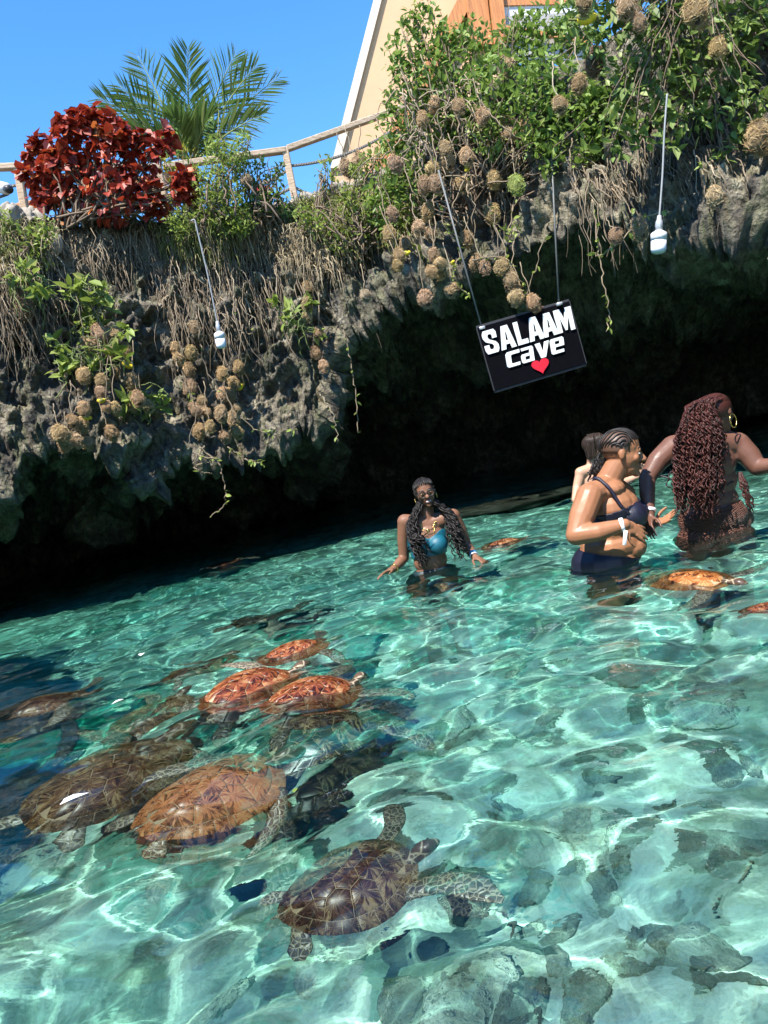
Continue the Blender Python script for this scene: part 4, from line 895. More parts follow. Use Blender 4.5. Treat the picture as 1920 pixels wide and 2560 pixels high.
fv, ff = blade([(0, -.06, .05), (.25, .12, .085), (.5, .30, .075), (.75, .46, -.01), (.92, .55, -.12), (1, .585, -.21)], [(0, -.06, -.09), (.25, .10, -.075), (.5, .24, -.09), (.75, .40, -.17), (.92, .52, -.215), (1, .575, -.23)], .030)
ME_ff = {-1: MB().add(fv, ff).mesh('front_flipper', M_flip), 1: MB().add(*flip(fv, ff)).mesh('front_flipper', M_flip)}
rv, rf = blade([(0, -.05, .05), (.4, .10, .07), (.7, .19, .09), (1, .27, .03)], [(0, -.05, -.05), (.4, .10, -.06), (.7, .19, -.08), (1, .27, -.02)], .022)
ME_rf = {-1: MB().add(rv, rf).mesh('rear_flipper', M_flip), 1: MB().add(*flip(rv, rf)).mesh('rear_flipper', M_flip)}
hv, hf = ellipsoid((.09, 0, .012), (.115, .072, .066), None, 22, 14); hv[:, 2] -= np.clip(hv[:, 0] - .1, 0, 1) * .22; hv[:, 1] *= 1 - np.clip(hv[:, 0] - .1, 0, 1) * 2.2
ME_head = MB().add(hv, hf).add(*rcone((-.12, 0, -.01), (.06, 0, .0), .066, .06)).mesh('head', M_head)
ME_eye = MB().add(*ellipsoid((0, 0, 0), (.016, .009, .014), None, 10, 7)).mesh('eye', M_black)
ME_tail = MB().add(*rcone((0, 0, 0), (-.10, 0, -.02), .03, .008)).mesh('tail', M_flip)
def turtle(label, rear, front, z, col, tilt=(0., 0.), ff_=((25, 8), (25, 8)), rf_=(150, 150), head=(0, 5), scutes=True, refr=False, mat=None, grow=1.):
    u = U if refr else W
    a, b = u(*rear, z), u(*front, z); c = (a + b) / 2; d = b - a; L = np.linalg.norm(d) * grow; yaw = math.atan2(d[1], d[0])
    o = empty('sea_turtle', c, label, 'turtle', 'sea turtles', (R(tilt[1]), -R(tilt[0]), yaw)); o.scale = (L, L, L)
    sh = under(link('carapace', ME_shell, o)); sh.color = (*[min(1, x * 1.6) for x in col], 1)
    if scutes:
        for me in scute_me: q = under(link('scute', me, sh)); q.color = (*col, 1)
    for s, (ya, pi) in zip((-1, 1), ff_):                                # right, left
        q = under(link('front_flipper', ME_ff[s], o)); q.scale = (1.14, 1, 1); q.location = (.34, s * .27, .0); q.rotation_euler = (0, R(pi), s * R(90 - ya))
    for s, ya in zip((-1, 1), rf_):
        q = under(link('rear_flipper', ME_rf[s], o)); q.location = (-.38, s * .17, -.01); q.rotation_euler = (0, R(8), s * R(ya))
    q = under(link('head', ME_head, o)); q.location = (.50, 0, .035); q.rotation_euler = (0, -R(head[1]), R(head[0]))
    for s in (-1, 1): e = under(link('eye', ME_eye, q)); e.location = (.145, s * .055, .012)
    q = under(link('tail', ME_tail, o)); q.location = (-.46, 0, 0)
    return o
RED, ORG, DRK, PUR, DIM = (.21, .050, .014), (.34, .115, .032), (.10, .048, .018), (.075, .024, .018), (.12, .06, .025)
turtle('nearest turtle at the bottom centre, purple brown shell, flipper raised out of the water', (705, 2338), (1056, 2208), -.112, PUR, (4, 12), ((64, -18), (40, 20)), (112, 150), (8, 22))
turtle('turtle with the brightest orange and cream shell, swimming up to the right', (352, 2130), (706, 1962), -.12, (.50, .17, .06), (0, 15), ((-25, 16), (-40, -2)), (140, 160), (4, 4))
turtle('large dark turtle with gold rays on its shell, left of the bright orange one', (92, 2152), (442, 1915), -.175, (.10, .04, .016), (2, 13), ((-20, 8), (40, 14)), (150, 150), (-12, 6))
turtle('glossy red brown turtle at the right end of the cluster, right flipper above water', (665, 1808), (892, 1712), -.05, RED, (-2, 17), ((30, -12), (70, 10)), (150, 150), (30, -6))
turtle('red brown turtle in the middle of the cluster', (512, 1795), (742, 1690), -.055, RED, (0, 15), ((25, 10), (15, 6)), (150, 150), (10, 0))
turtle('red turtle at the far top end of the cluster', (645, 1668), (830, 1622), -.05, (.24, .062, .018), (0, 12), ((40, 10), (20, 6)), (150, 150), (0, 0))
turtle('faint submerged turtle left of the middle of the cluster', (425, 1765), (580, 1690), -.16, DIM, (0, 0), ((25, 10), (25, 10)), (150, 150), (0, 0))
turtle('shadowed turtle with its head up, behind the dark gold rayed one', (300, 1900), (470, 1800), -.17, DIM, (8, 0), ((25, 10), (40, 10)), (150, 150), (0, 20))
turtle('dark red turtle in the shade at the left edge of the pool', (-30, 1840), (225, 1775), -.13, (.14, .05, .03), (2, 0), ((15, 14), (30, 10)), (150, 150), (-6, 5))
turtle('turtle deep beneath the cluster on its right side, shade put into its dark colour', (690, 1900), (880, 1790), -.30, (.022, .02, .017), (0, 0), ((20, 10), (30, 10)), (150, 150), (0, 0), refr=True, grow=1.25)  # shell colour near black, standing in for the shade under the cluster
turtle('turtle just beyond the smiling woman with teal top', (1208, 1384), (1312, 1356), -.045, (.17, .055, .02), (0, 0), ((40, 5), (10, 5)), (150, 150), (0, 10))
turtle('orange shelled turtle in front of the navy bikini woman', (1625, 1470), (1830, 1468), -.05, (.32, .10, .02), (0, 0), ((15, 5), (50, -4)), (150, 150), (-10, 0))
turtle('small reddish turtle far off on the left side of the lit water', (530, 1436), (592, 1416), -.10, (.2, .05, .025), grow=1.2)
turtle('dark red turtle cut off by the right edge of the picture', (1850, 1545), (1990, 1520), -.02, (.16, .04, .014))
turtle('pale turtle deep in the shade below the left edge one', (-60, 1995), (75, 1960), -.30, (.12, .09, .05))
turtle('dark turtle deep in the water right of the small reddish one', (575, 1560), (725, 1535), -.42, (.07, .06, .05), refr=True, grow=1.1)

# feathers and a leaf adrift on the water
M_fea = plain('white_feather', (.8, .8, .78), .7, .05)
for px, py, sz, lab, mt in ((352, 1641, .09, 'white feather floating on the lit water beyond the turtle cluster', M_fea), (150, 2015, .10, 'pale leaf floating in the shade left of the dark turtle', M_fea),
                            (310, 1750, .06, 'tiny white feather floating beside the faint submerged turtle', M_fea), (735, 1985, .035, 'bright green leaf scrap floating by the orange turtle', L_lime)):
    v, f = leaf_tpl(.45, .08, .05); o = MB().add(v * sz, f).build('floating_feather' if mt is M_fea else 'floating_leaf', mt, smooth=False)
    o.location = W(px, py, .02) + [0, 0, .004]; o.rotation_euler = (0, 0, px); tag(o, lab, 'feather' if mt is M_fea else 'leaf')

# ================================================================== people
def skin_mat(name, col, lip, rough=.46):
    t = NT(name); c = t.coord(); n = t.noise(c, 14, 4); p = t.noise(c, 90, 3)
    k = t.mix(n, tuple(.8 * x for x in col), tuple(min(1, 1.22 * x) for x in col))
    wet = t.n('MapRange', {0: t.noise(c, 9, 5, .7), 1: .38, 2: .62, 3: .33, 4: rough + .16}).outputs[0]
    return t.done(t.pbr(k, wet, t.bump(t.math('ADD', p, t.noise(c, 300, 2)), .12, .004), **{'Subsurface Weight': .08, 'Subsurface Radius': (.02, .008, .004), 'Specular IOR Level': .32}))
class Body:
    def __init__(s): s.m = MB()
    def e(s, c, r, rot=None): s.m.add(*ellipsoid(c, r, rot)); return s
    def c(s, a, b, r0, r1): s.m.add(*rcone(a, b, r0, r1)); return s
    def chain(s, pts, rs):
        for i in range(len(pts) - 1): s.c(pts[i], pts[i + 1], rs[i], rs[i + 1])
        return s
    def surface(s, name, mat, parent, voxel, smooth=6):
        org = np.array(parent.location); s.m.v = [v - org for v in s.m.v]
        o = link('tmp', s.m.mesh('tmp')); r = o.modifiers.new('r', 'REMESH'); r.mode = 'VOXEL'; r.voxel_size = voxel
        k = o.modifiers.new('s', 'SMOOTH'); k.factor = .5; k.iterations = smooth
        dg = bpy.context.evaluated_depsgraph_get(); me = bpy.data.meshes.new_from_object(o.evaluated_get(dg)); bpy.data.objects.remove(o)
        me.materials.clear(); me.materials.append(mat); me.polygons.foreach_set('use_smooth', np.ones(len(me.polygons), bool)); me.update()
        q = under(link(name, me, parent)); n = len(me.vertices); s.v = np.empty(n * 3, 'f'); me.vertices.foreach_get('co', s.v); s.v = s.v.reshape(-1, 3) + org
        s.n = np.empty(n * 3, 'f'); me.vertices.foreach_get('normal', s.n); s.n = s.n.reshape(-1, 3); s.o = q; s.org = org
        s.p = [tuple(p.vertices) for p in me.polygons]; s.bv = BVHTree.FromPolygons(s.v.tolist(), s.p); return s
    def cloth(s, name, mat, pred, off=.006, parent=None):
        keep = pred(s.v, s.n); fs = [p for p in s.p if all(keep[i] for i in p)]
        ids = sorted({i for p in fs for i in p}); ix = {a: b for b, a in enumerate(ids)}
        v = s.v[ids] + s.n[ids] * (off + .004) - s.org
        me = bpy.data.meshes.new(name); me.from_pydata(v.tolist(), [], [[ix[i] for i in p] for p in fs]); me.materials.append(mat)
        me.polygons.foreach_set('use_smooth', np.ones(len(me.polygons), bool)); o = under(link(name, me, parent))
        w_ = o.modifiers.new('relax', 'SMOOTH'); w_.factor = .5; w_.iterations = 5; q = o.modifiers.new('thick', 'SOLIDIFY'); q.thickness = off * 1.3; q.offset = -1; return o
    def on(s, p, lift=.004):
        h = s.bv.find_nearest(Vector(p)); return np.array(h[0]) + np.array(h[1]) * lift
def nz(v): v = np.asarray(v, float); return v / (np.linalg.norm(v) + 1e-9)
def hand(b, wrist, d, palm, size=.18, curl=.5, thumb=1, spread=.22):
    """palm along d, facing palm; five fingers of unequal length, bent towards the palm side"""
    d = nz(d); palm = nz(np.asarray(palm) - d * np.dot(palm, d)); sd = np.cross(d, palm) * thumb; w = size * .23
    rot = np.stack([d, sd, palm], 1); b.e(wrist + d * size * .25, (size * .30, w, size * .085), rot); b.c(wrist, wrist + d * size * .15, size * .13, size * .14)
    for i, L in enumerate((.40, .46, .43, .34)):
        k = (1.5 - i) / 1.5; p = wrist + d * size * (.50 - .03 * abs(k)) + sd * k * w * .74; q = nz(d + sd * k * spread); c = curl * (1 + .12 * i); r = size * .056
        for f, dr in ((.42, .96), (.32, .9), (.26, .8)):
            q = nz(q + palm * c * .55); n = p + q * L * size * f; b.c(p, n, r, r * dr); p = n; r *= dr
    p = wrist + d * size * .14 + sd * w * .7; q = nz(d * .55 + sd * .8 + palm * .35); r = size * .066
    for f, dr in ((.24, .95), (.19, .88), (.15, .8)):
        n = p + q * size * f; b.c(p, n, r, r * dr); p = n; r *= dr; q = nz(q + d * .5 - sd * .15)
def head(b, c, f, up, h=.115):
    """skull, jaw, brow, nose, lips, chin, ears; c centre of the head, h half its height"""
    f = nz(f); up = nz(np.asarray(up) - f * np.dot(up, f)); r = np.cross(f, up); Rm = np.stack([r, f, up], 1); g = lambda x, y, z: np.asarray(c) + Rm @ (np.array([x, y, z]) * h)
    b.e(g(0, -.10, .28), np.array([.66, .80, .70]) * h, Rm); b.e(g(0, .14, -.1), np.array([.58, .58, .72]) * h, Rm); b.e(g(0, .26, -.52), np.array([.42, .42, .42]) * h, Rm)
    b.c(g(-.28, .60, .17), g(.28, .60, .17), .11 * h, .11 * h); b.c(g(0, .66, .10), g(0, .86, -.22), .07 * h, .13 * h)
    for s in (-1, 1):
        b.e(g(s * .10, .78, -.24), np.array([.10, .09, .07]) * h, Rm); b.e(g(s * .34, .50, -.16), np.array([.2, .16, .18]) * h, Rm); b.e(g(s * .66, -.06, -.02), np.array([.06, .13, .22]) * h, Rm)
        b.e(g(s * .24, .60, .06), np.array([.13, .07, .07]) * h, Rm)
    b.c(g(-.17, .66, -.47), g(.17, .66, -.47), .075 * h, .075 * h); b.c(g(-.14, .65, -.58), g(.14, .65, -.58), .085 * h, .085 * h); b.e(g(0, .58, -.80), np.array([.2, .17, .15]) * h, Rm)
    return g, Rm
def face(parent, g, Rm, h, lipcol, smile=False, eyes=True):
    org = np.array(parent.location); ml = plain('lips', lipcol, .35); me_ = plain('eye_white', (.62, .58, .52), .5); mi = plain('iris', (.02, .012, .008), .2); mbw = plain('brow', (.012, .01, .008), .8)
    m = MB()
    for z, r in ((-.465, .062), (-.585, .075)):
        pts = np.array([g(x * .23, .715 - .17 * x * x + (.02 if z < -.5 else 0), z + (.05 * x * x if smile else 0) + .02 * (abs(x) < .4) * (z > -.5)) for x in np.linspace(-1, 1, 9)])
        m.add(*strands(pts, np.array([[.2, .6, .9, 1, 1, 1, .9, .6, .2]]) * r * h, 6))
    m.v = [v - org for v in m.v]; m.build('lips', ml, parent)
    if smile:
        m = MB(); m.add(*ellipsoid(g(0, .735, -.525) - org, np.array([.19, .05, .05]) * h, Rm)); m.build('teeth', me_, parent)
    for s in (-1, 1):
        if eyes:
            e = MB().add(*ellipsoid(g(s * .25, .635, .03) - org, np.array([.115, .06, .05]) * h, Rm, 12, 8)).build('eye', me_, parent)
            MB().add(*ellipsoid(g(s * .25, .675, .03) - org, np.array([.05, .03, .048]) * h, Rm, 12, 8)).build('iris', mi, e)
        pts = np.array([g(s * (.12 + .30 * u), .72 - .16 * u, .20 + .06 * math.sin(u * 2.6)) - org for u in np.linspace(0, 1, 6)])
        MB().add(*strands(pts, np.array([[.03, .04, .04, .035, .025, .01]]) * h, 5)).build('eyebrow', mbw, parent)
def hair_mat(name, c1, c2, rough=.5):
    t = NT(name); g = t.n('NewGeometry').outputs['Random Per Island']; return t.done(t.pbr(t.ramp(g, [(0, c1), (1, c2)]), rough, None, **{'Specular IOR Level': .28}))
H_black = hair_mat('black_hair', (.006, .005, .005), (.022, .018, .016)); H_burg = hair_mat('burgundy_hair', (.012, .005, .004), (.088, .026, .02), .42); H_dark = hair_mat('dark_hair', (.012, .008, .006), (.04, .026, .02))
M_gold = plain('gold', (.75, .5, .16), .25, .05, 10, 0, **{'Metallic': 1.}); M_wband = plain('white_band', (.8, .8, .8), .5, .03)
def locks(paths, r, curl, freq, name, mat, parent, n=46, k=4):
    """hanging locks: control paths (N,m,3) drawn as wavy tubes"""
    out = []; org = np.array(parent.location)
    for p in paths:
        p = np.asarray(p, float); c = catmull(p, np.linspace(0, len(p) - 1, n)); L = np.concatenate([[0], np.cumsum(np.linalg.norm(np.diff(c, axis=0), axis=1))])
        ph = rng.uniform(0, 6.28); am = curl * np.clip(L / .10, .1, 1) * rng.uniform(.6, 1.3); fr_ = freq * rng.uniform(.8, 1.25)
        c = c + np.stack([np.cos(L * fr_ + ph), .8 * np.sin(L * fr_ + ph), .25 * np.sin(L * fr_ * 1.3 + ph)], 1) * am[:, None]; out.append(c - org)
    rr = np.interp(np.linspace(0, 1, n), [0, .1, .8, 1], [.7, 1, .9, .4]) * r
    return under(MB().add(*strands(np.array(out), rr[None] * rng.uniform(.7, 1.3, (len(out), 1)), k)).build(name, mat, parent))
def band(name, mat, parent, a, b, t0, t1, r, lift=.006):
    """a bracelet round the limb from a to b"""
    a, b = np.asarray(a), np.asarray(b); d = nz(b - a); L = np.linalg.norm(b - a); rad = (r[0] + (r[1] - r[0]) * (t0 + t1) / 2) + lift
    return MB().add(*strands(np.array([a + d * L * (t0 + (t1 - t0) * s) for s in (0, .1, .5, .9, 1)]) - np.array(parent.location), np.array([[rad * .9, rad, rad * 1.02, rad, rad * .9]]), 18)).build(name, mat, parent)

# ---------- woman facing the camera, glasses and teal bikini
Y1 = 5.72; J = lambda px, py, dy=0.: P(px, py, Y1 + dy)
foot = J(1085, 1425); p1 = empty('person', (foot[0], foot[1], 0), 'smiling woman with glasses, long curly black braids and teal bikini top, waist deep', 'person')
b = Body(); h1 = .112; hc = J(1062, 1232); g1, Rm1 = head(b, hc, (.06, -1, -.04), (-.10, 0, 1), h1)
nk = J(1068, 1305, .03); b.c(hc + [0, .03, -.03], nk, .052, .058)
shR, shL = J(1012, 1304, .02), J(1132, 1290, .02)
b.chain([shR, nk + [0, 0, -.02], shL], [.058, .066, .058]); ch = J(1070, 1348, .03); wa = J(1076, 1402, .03); hi = J(1086, 1450, .03)
b.e(ch, (.150, .100, .145)); b.e(J(1073, 1385, .03), (.128, .088, .12)); b.e(wa, (.130, .09, .10)); b.e(hi, (.178, .115, .13)); b.e(hi + [0, 0, -.1], (.18, .12, .10))
for s, px in ((-1, 1048), (1, 1094)): b.e(J(px, 1362, -.055), (.066, .06, .062))
elR, wrR = J(1010, 1395, .06), J(982, 1424, -.06); elL, wrL = J(1166, 1362, .06), J(1186, 1392, -.08)
b.chain([shR, (shR + elR) / 2 + [-.008, 0, 0], elR, (elR * .6 + wrR * .4), wrR], [.056, .047, .040, .039, .027]); b.chain([shL, (shL + elL) / 2 + [.008, 0, 0], elL, elL * .6 + wrL * .4, wrL], [.056, .047, .040, .039, .027])
hand(b, wrR, J(945, 1438, -.14) - wrR, (.2, -.3, -1), .175, .35, 1); hand(b, wrL, J(1212, 1404, -.16) - wrL, (-.1, -.2, -1), .175, .4, -1)
for s in (-1, 1):
    k0 = hi + [s * .09, 0, -.12]; k1 = hi + [s * .11, -.06, -.50]; k2 = hi + [s * .12, .02, -.90]; b.chain([k0, k1, k2], [.095, .062, .042]); b.c(k2, k2 + [0, -.16, -.03], .04, .03)
M_sk1 = skin_mat('dark_skin', (.19, .092, .054), (.2, .06, .05)); b.surface('body', M_sk1, p1, .0075, 5); face(p1, g1, Rm1, h1, (.22, .07, .065), True)
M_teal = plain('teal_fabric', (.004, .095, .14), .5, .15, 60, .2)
top_lo, top_hi = J(1070, 1392)[2], J(1070, 1335)[2]
b.cloth('bikini_top', M_teal, lambda v, n: (v[:, 2] > top_lo) & (v[:, 2] < top_hi - .02 * np.cos((v[:, 0] - ch[0]) * 30)) & (abs(v[:, 0] - ch[0]) < .16), .007, p1)
kn = J(1071, 1362, -.115); MB().add(*ellipsoid(b.on(kn, .01) - b.org, (.014, .012, .03))).build('bikini_knot', M_teal, p1)
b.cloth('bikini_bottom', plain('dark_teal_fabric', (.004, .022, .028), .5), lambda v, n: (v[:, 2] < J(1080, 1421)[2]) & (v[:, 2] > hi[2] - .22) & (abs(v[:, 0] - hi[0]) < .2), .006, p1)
t = NT('glasses_lens'); M_lens = t.done(t.n('MixShader', {0: .86, 1: t.pbr((.03, .025, .02), .05), 2: t.n('BsdfTransparent', {'Color': (.82, .78, .72, 1)}).outputs[0]}).outputs[0])
# necklaces, glasses, ear rings, bracelets
for w, dz in ((.055, .05), (.062, .085), (.05, .125)):
    pts = np.array([b.on(nk + [w * math.cos(a), -.11, -dz * math.sin(a) + .01], .004) for a in np.linspace(0, math.pi, 20)]); MB().add(*strands(pts - b.org, .0018, 5)).build('necklace', M_gold, p1)
MB().add(*ellipsoid(b.on(J(1070, 1323, -.1), .005) - b.org, (.012, .005, .014))).build('pendant', M_gold, p1)
gl_ = []
for s in (-1, 1):
    pts = np.array([g1(s * .29 + .24 * math.cos(a), .80, .0 + .21 * math.sin(a)) for a in np.linspace(0, 2 * math.pi, 22)]); gl_.append(pts)
    MB().add(*ellipsoid(g1(s * .29, .80, 0) - b.org, np.array([.23, .012, .20]) * h1, Rm1)).build('glasses_lens', M_lens, p1)
m = MB(); [m.add(*strands(q - b.org, .0038, 5)) for q in gl_]; m.add(*strands(np.array([g1(-.07, .84, .06), g1(0, .86, .08), g1(.07, .84, .06)]) - b.org, .0035, 5))
for s in (-1, 1): m.add(*strands(np.array([g1(s * .52, .78, .06), g1(s * .68, .4, .06), g1(s * .70, -.05, .06)]) - b.org, .0035, 5))
m.build('glasses', M_black, p1)
for s in (-1, 1):
    pts = np.array([g1(s * .74 + .03, -.05 + .10 * math.cos(a), -.36 + .16 * math.sin(a)) for a in np.linspace(0, 2 * math.pi, 18)]); MB().add(*strands(pts - b.org, .0032, 5)).build('earring', M_gold, p1)
band('bracelet', plain('blue_band', (.01, .22, .42), .4), p1, elL, wrL, .74, .86, (.04, .027)); band('bracelet', M_wband, p1, elL, wrL, .90, .95, (.04, .027)); band('bracelet', M_gold, p1, elR, wrR, .84, .89, (.04, .027))
# cornrows over the skull and long curls over both shoulders
sk = MB().add(*ellipsoid(g1(0, -.13, .30), np.array([.69, .82, .71]) * h1, Rm1, 26, 16)); v = sk.v[0]; loc = (v - hc) @ Rm1 / h1
v[:] = np.where(((loc[:, 1] > .42) & (loc[:, 2] < .62))[:, None], g1(0, -.1, .2), v); sk.v = [v - b.org]; sk.build('hairline', H_black, p1)
def skull_row(g, i, t0, t1, wave=0., k=1.05, A=58):
    out = []
    for q, tq in enumerate(np.linspace(t0, t1, 9)):
        a = R(A * i + wave * math.sin(q * 1.1 + i * 3)); c = math.cos(a); out.append(g(.66 * k * math.sin(a), -.10 + .80 * k * c * math.cos(R(tq)), .28 + .70 * k * c * math.sin(R(tq)) - .0))
    return out
rows_ = [skull_row(g1, i, 27, 165, 2) for i in np.linspace(-1, 1, 13)]
locks(np.array(rows_), .0072, .0, 1, 'cornrows', H_black, p1, 24, 6)
lk = []
for i in range(95):
    s = -1 if i % 2 else 1; u = rng.uniform(.15, 1); a = g1(s * rng.uniform(.45, .72), rng.uniform(-.6, .28), rng.uniform(-.1, .6)); fr_ = rng.uniform(-.10, .05)
    shx = (shR if s < 0 else shL); m1 = np.array([hc[0] + s * (.085 + .075 * u), hc[1] - .035 + fr_ * .4, hc[2] - .17]); m2 = np.array([hc[0] + s * (.075 + .115 * u), hc[1] - .10 + fr_ * .5, hc[2] - .31])
    e_ = np.array([hc[0] + .03 + s * (.06 + .13 * u), hc[1] - .10 + fr_, J(1070, 1400 if rng.random() < .6 else 1350)[2] + rng.uniform(-.04, .08)]); lk.append([a, m1, m2, e_])
locks(np.array(lk), .0068, .010, 95, 'curly_hair', H_black, p1, 64)

# ---------- woman in navy bikini, seen from her right side
Y3 = 4.63; J = lambda px, py, dy=0.: P(px, py, Y3 + dy)
w3 = J(1515, 1402); p3 = empty('person', (w3[0], w3[1], 0), 'woman in navy bikini with cornrows, in profile, looking down at her hands', 'person')
b = Body(); h3 = .148; hc = J(1555, 1134, .03); F3 = (.93, -.22, -.20); g3, Rm3 = head(b, hc, F3, (-.02, 0, 1), h3)
nk = J(1520, 1206, .05); b.c(hc + [-.03, .0, -.05], nk, .070, .082); b.e(J(1508, 1226, .04), (.13, .16, .07))
sh3 = J(1474, 1240, -.10); sh3b = J(1560, 1238, .26); b.chain([sh3, nk + [0, 0, -.025], sh3b], [.075, .085, .075])
ctr = J(1535, 1290, .06); yaw3 = rotz(R(-14)); ell = lambda c, r: b.e(c, r, yaw3)
ell(J(1528, 1268, .06), (.155, .20, .14)); ell(J(1524, 1320, .06), (.165, .195, .15)); ell(J(1526, 1362, .05), (.185, .20, .12)); ell(J(1516, 1405, .05), (.205, .21, .14)); ell(J(1512, 1450, .05), (.215, .21, .16))
ell(J(1568, 1368, .03), (.118, .15, .085))
br1 = J(1576, 1290, -.04); br2 = J(1592, 1286, .15); ell(br1, (.092, .095, .082)); ell(br2, (.088, .09, .08)); ell(J(1560, 1262, .04), (.09, .14, .09))
el3, wr3 = J(1440, 1338, -.20), J(1562, 1311, -.28); b.chain([sh3, J(1455, 1292, -.16), el3, J(1495, 1330, -.26), wr3], [.080, .076, .060, .056, .034])
hand(b, wr3, J(1648, 1352, -.24) - wr3, (-.25, .9, -.5), .185, .18, -1)
el3b = J(1560, 1345, .33); wr3b = J(1628, 1312, .12); b.chain([sh3b, el3b, wr3b], [.075, .058, .034]); hand(b, wr3b, J(1690, 1290, .02) - wr3b, (-.2, -.35, .9), .185, .22, -1, .3)
for s in (-1, 1):
    k0 = J(1512, 1452, .05) + [0, s * .10, -.1]; b.chain([k0, k0 + [.02, 0, -.42], k0 + [-.02, 0, -.8]], [.125, .08, .055]); b.c(k0 + [-.02, 0, -.82], k0 + [.15, 0, -.85], .045, .035)
M_sk3 = skin_mat('brown_skin', (.30, .135, .068), (.3, .1, .08), .42); b.surface('body', M_sk3, p3, .0062, 4); face(p3, g3, Rm3, h3, (.26, .09, .075))
M_navy = plain('navy_fabric', (.006, .006, .019), .5, .2, 60, .2)
ctop = J(1590, 1252, 0)[2]; cbot = J(1560, 1338, 0)[2]; ax3 = nz(np.array([.95, -.25, 0])); armk = lambda v: np.hypot(v[:, 0] - ctr[0], v[:, 1] - ctr[1]) < 9
limb = [(sh3, el3, .10), (el3, wr3, .095), (el3, wr3 + (wr3 - el3) * .6, .085), (sh3b, el3b, .085), (el3b, wr3b, .09), (el3b, wr3b + (wr3b - el3b) * .8, .09), (wr3, J(1655, 1356, -.24), .10), (wr3b, J(1695, 1290, .02), .10)]
def off_limbs(v, lim):
    ok = np.ones(len(v), bool)
    for a, c, r in lim:
        t_ = np.clip(((v - a) @ (c - a)) / ((c - a) @ (c - a)), 0.0, 1.0); ok &= np.linalg.norm(v - (a + t_[:, None] * (c - a)), axis=1) > r
    return ok
def tilt3(v, px0, py0, px1, py1):                       # height of the slanted hem through two sight lines
    a, c = J(px0, py0, -.15), J(px1, py1, -.15); return a[2] + (v[:, 0] - a[0]) * (c[2] - a[2]) / (c[0] - a[0])
b.cloth('bikini_top', M_navy, lambda v, n: off_limbs(v, limb) & (v[:, 2] < tilt3(v, 1490, 1296, 1620, 1250)) & (v[:, 2] > tilt3(v, 1480, 1340, 1620, 1322)), .008, p3)
b.cloth('bikini_bottom', M_navy, lambda v, n: (v[:, 2] < tilt3(v, 1420, 1380, 1610, 1398)) & (v[:, 2] > -.32) & off_limbs(v, [(el3, wr3, .10), (el3, wr3 + (wr3 - el3) * .6, .09)]), .008, p3)
pts = np.array([b.on(J(px, py, dy), .006) for px, py, dy in ((1482, 1252, -.04), (1490, 1216, -.05), (1512, 1212, -.10), (1535, 1232, -.16), (1555, 1262, -.16), (1572, 1285, -.14))]); pts = catmull(pts, np.linspace(0, 5, 30))
MB().add(*strands(pts - b.org, .011, 8)).build('shoulder_strap', M_navy, p3)
wb_ = band('wristband', M_wband, p3, el3, wr3, .90, .99, (.060, .034), .006)
MB().add(*beam(wr3 + [-.01, -.03, -.03] - b.org, wr3 + [-.035, -.035, -.11] - b.org, .022, .004)).build('band_tail', M_wband, wb_)
sk = MB().add(*ellipsoid(g3(0, -.12, .29), np.array([.66, .80, .70]) * h3 * 1.005, Rm3, 26, 16)); v = sk.v[0]; loc = (v - hc) @ Rm3 / h3
v[:] = np.where(((loc[:, 1] > .40) & (loc[:, 2] < .70) | (loc[:, 2] < -.1))[:, None], g3(0, -.1, .2), v); sk.v = [v - b.org]; sk.build('hairline', plain('scalp', (.10, .05, .03), .5, .2), p3)
rows_ = [skull_row(g3, i, 30, 200 - 30 * abs(i), 6, 1.05, 80) for i in np.linspace(-1, 1, 15)]
locks(np.array(rows_), .0068, .002, 60, 'cornrows', H_black, p3, 50, 6)
lk = [[g3(rng.normal() * .10, -.86, .05), g3(rng.normal() * .12, -.98, -.25), J(1500 + rng.normal() * 8, 1150, .05), J(1492 + rng.normal() * 10, 1176, .05), J(1490 + rng.normal() * 9, 1184 + rng.uniform(-6, 26), .06)] for i in range(22)]
locks(np.array(lk), .0085, .004, 120, 'braided_ponytail', H_black, p3, 40, 5)

# ---------- woman seen from behind with long burgundy braids
Y4 = 4.85; J = lambda px, py, dy=0.: P(px, py, Y4 + dy)
w4 = J(1785, 1335); p4 = empty('person', (w4[0], w4[1], 0), 'woman seen from behind with long curly burgundy braids and brown sarong', 'person')
b = Body(); h4 = .125; hc = J(1796, 1034, 0); g4, Rm4 = head(b, hc, (.80, .58, -.12), (-.06, 0, 1), h4)
nk = J(1776, 1092, .02); b.c(hc + [-.02, -.01, -.03], nk, .062, .068); shA, shB = J(1684, 1118, 0), J(1842, 1112, .04)
b.chain([shA, nk + [0, 0, -.03], shB], [.078, .08, .080]); bk = J(1768, 1160, .03); b.e(bk, (.185, .115, .15)); b.e(J(1778, 1205, .03), (.165, .10, .14)); b.e(J(1786, 1252, .03), (.155, .10, .11)); b.e(J(1782, 1296, .03), (.205, .145, .12)); b.e(J(1782, 1345, .03), (.215, .15, .14))
elA, wrA = J(1618, 1196, -.03), J(1624, 1286, -.12); b.chain([shA, J(1645, 1152, -.01), elA, J(1618, 1235, -.07), wrA], [.078, .066, .052, .048, .032]); hand(b, wrA, J(1622, 1325, -.16) - wrA, (.8, .3, 0), .175, .45, 1)
elB, wrB = J(1893, 1168, -.04), J(1965, 1160, -.2); b.chain([shB, J(1872, 1140, 0), elB, wrB], [.082, .072, .056, .036]); hand(b, wrB, (1, -.3, .1), (0, 0, -1), .175, .3, 1)
for s in (-1, 1):
    k0 = J(1782, 1345, .03) + [s * .11, 0, -.06]; b.chain([k0, k0 + [0, .02, -.42], k0 + [0, .04, -.76]], [.13, .08, .055]); b.c(k0 + [0, .04, -.78], k0 + [0, .18, -.80], .045, .035)
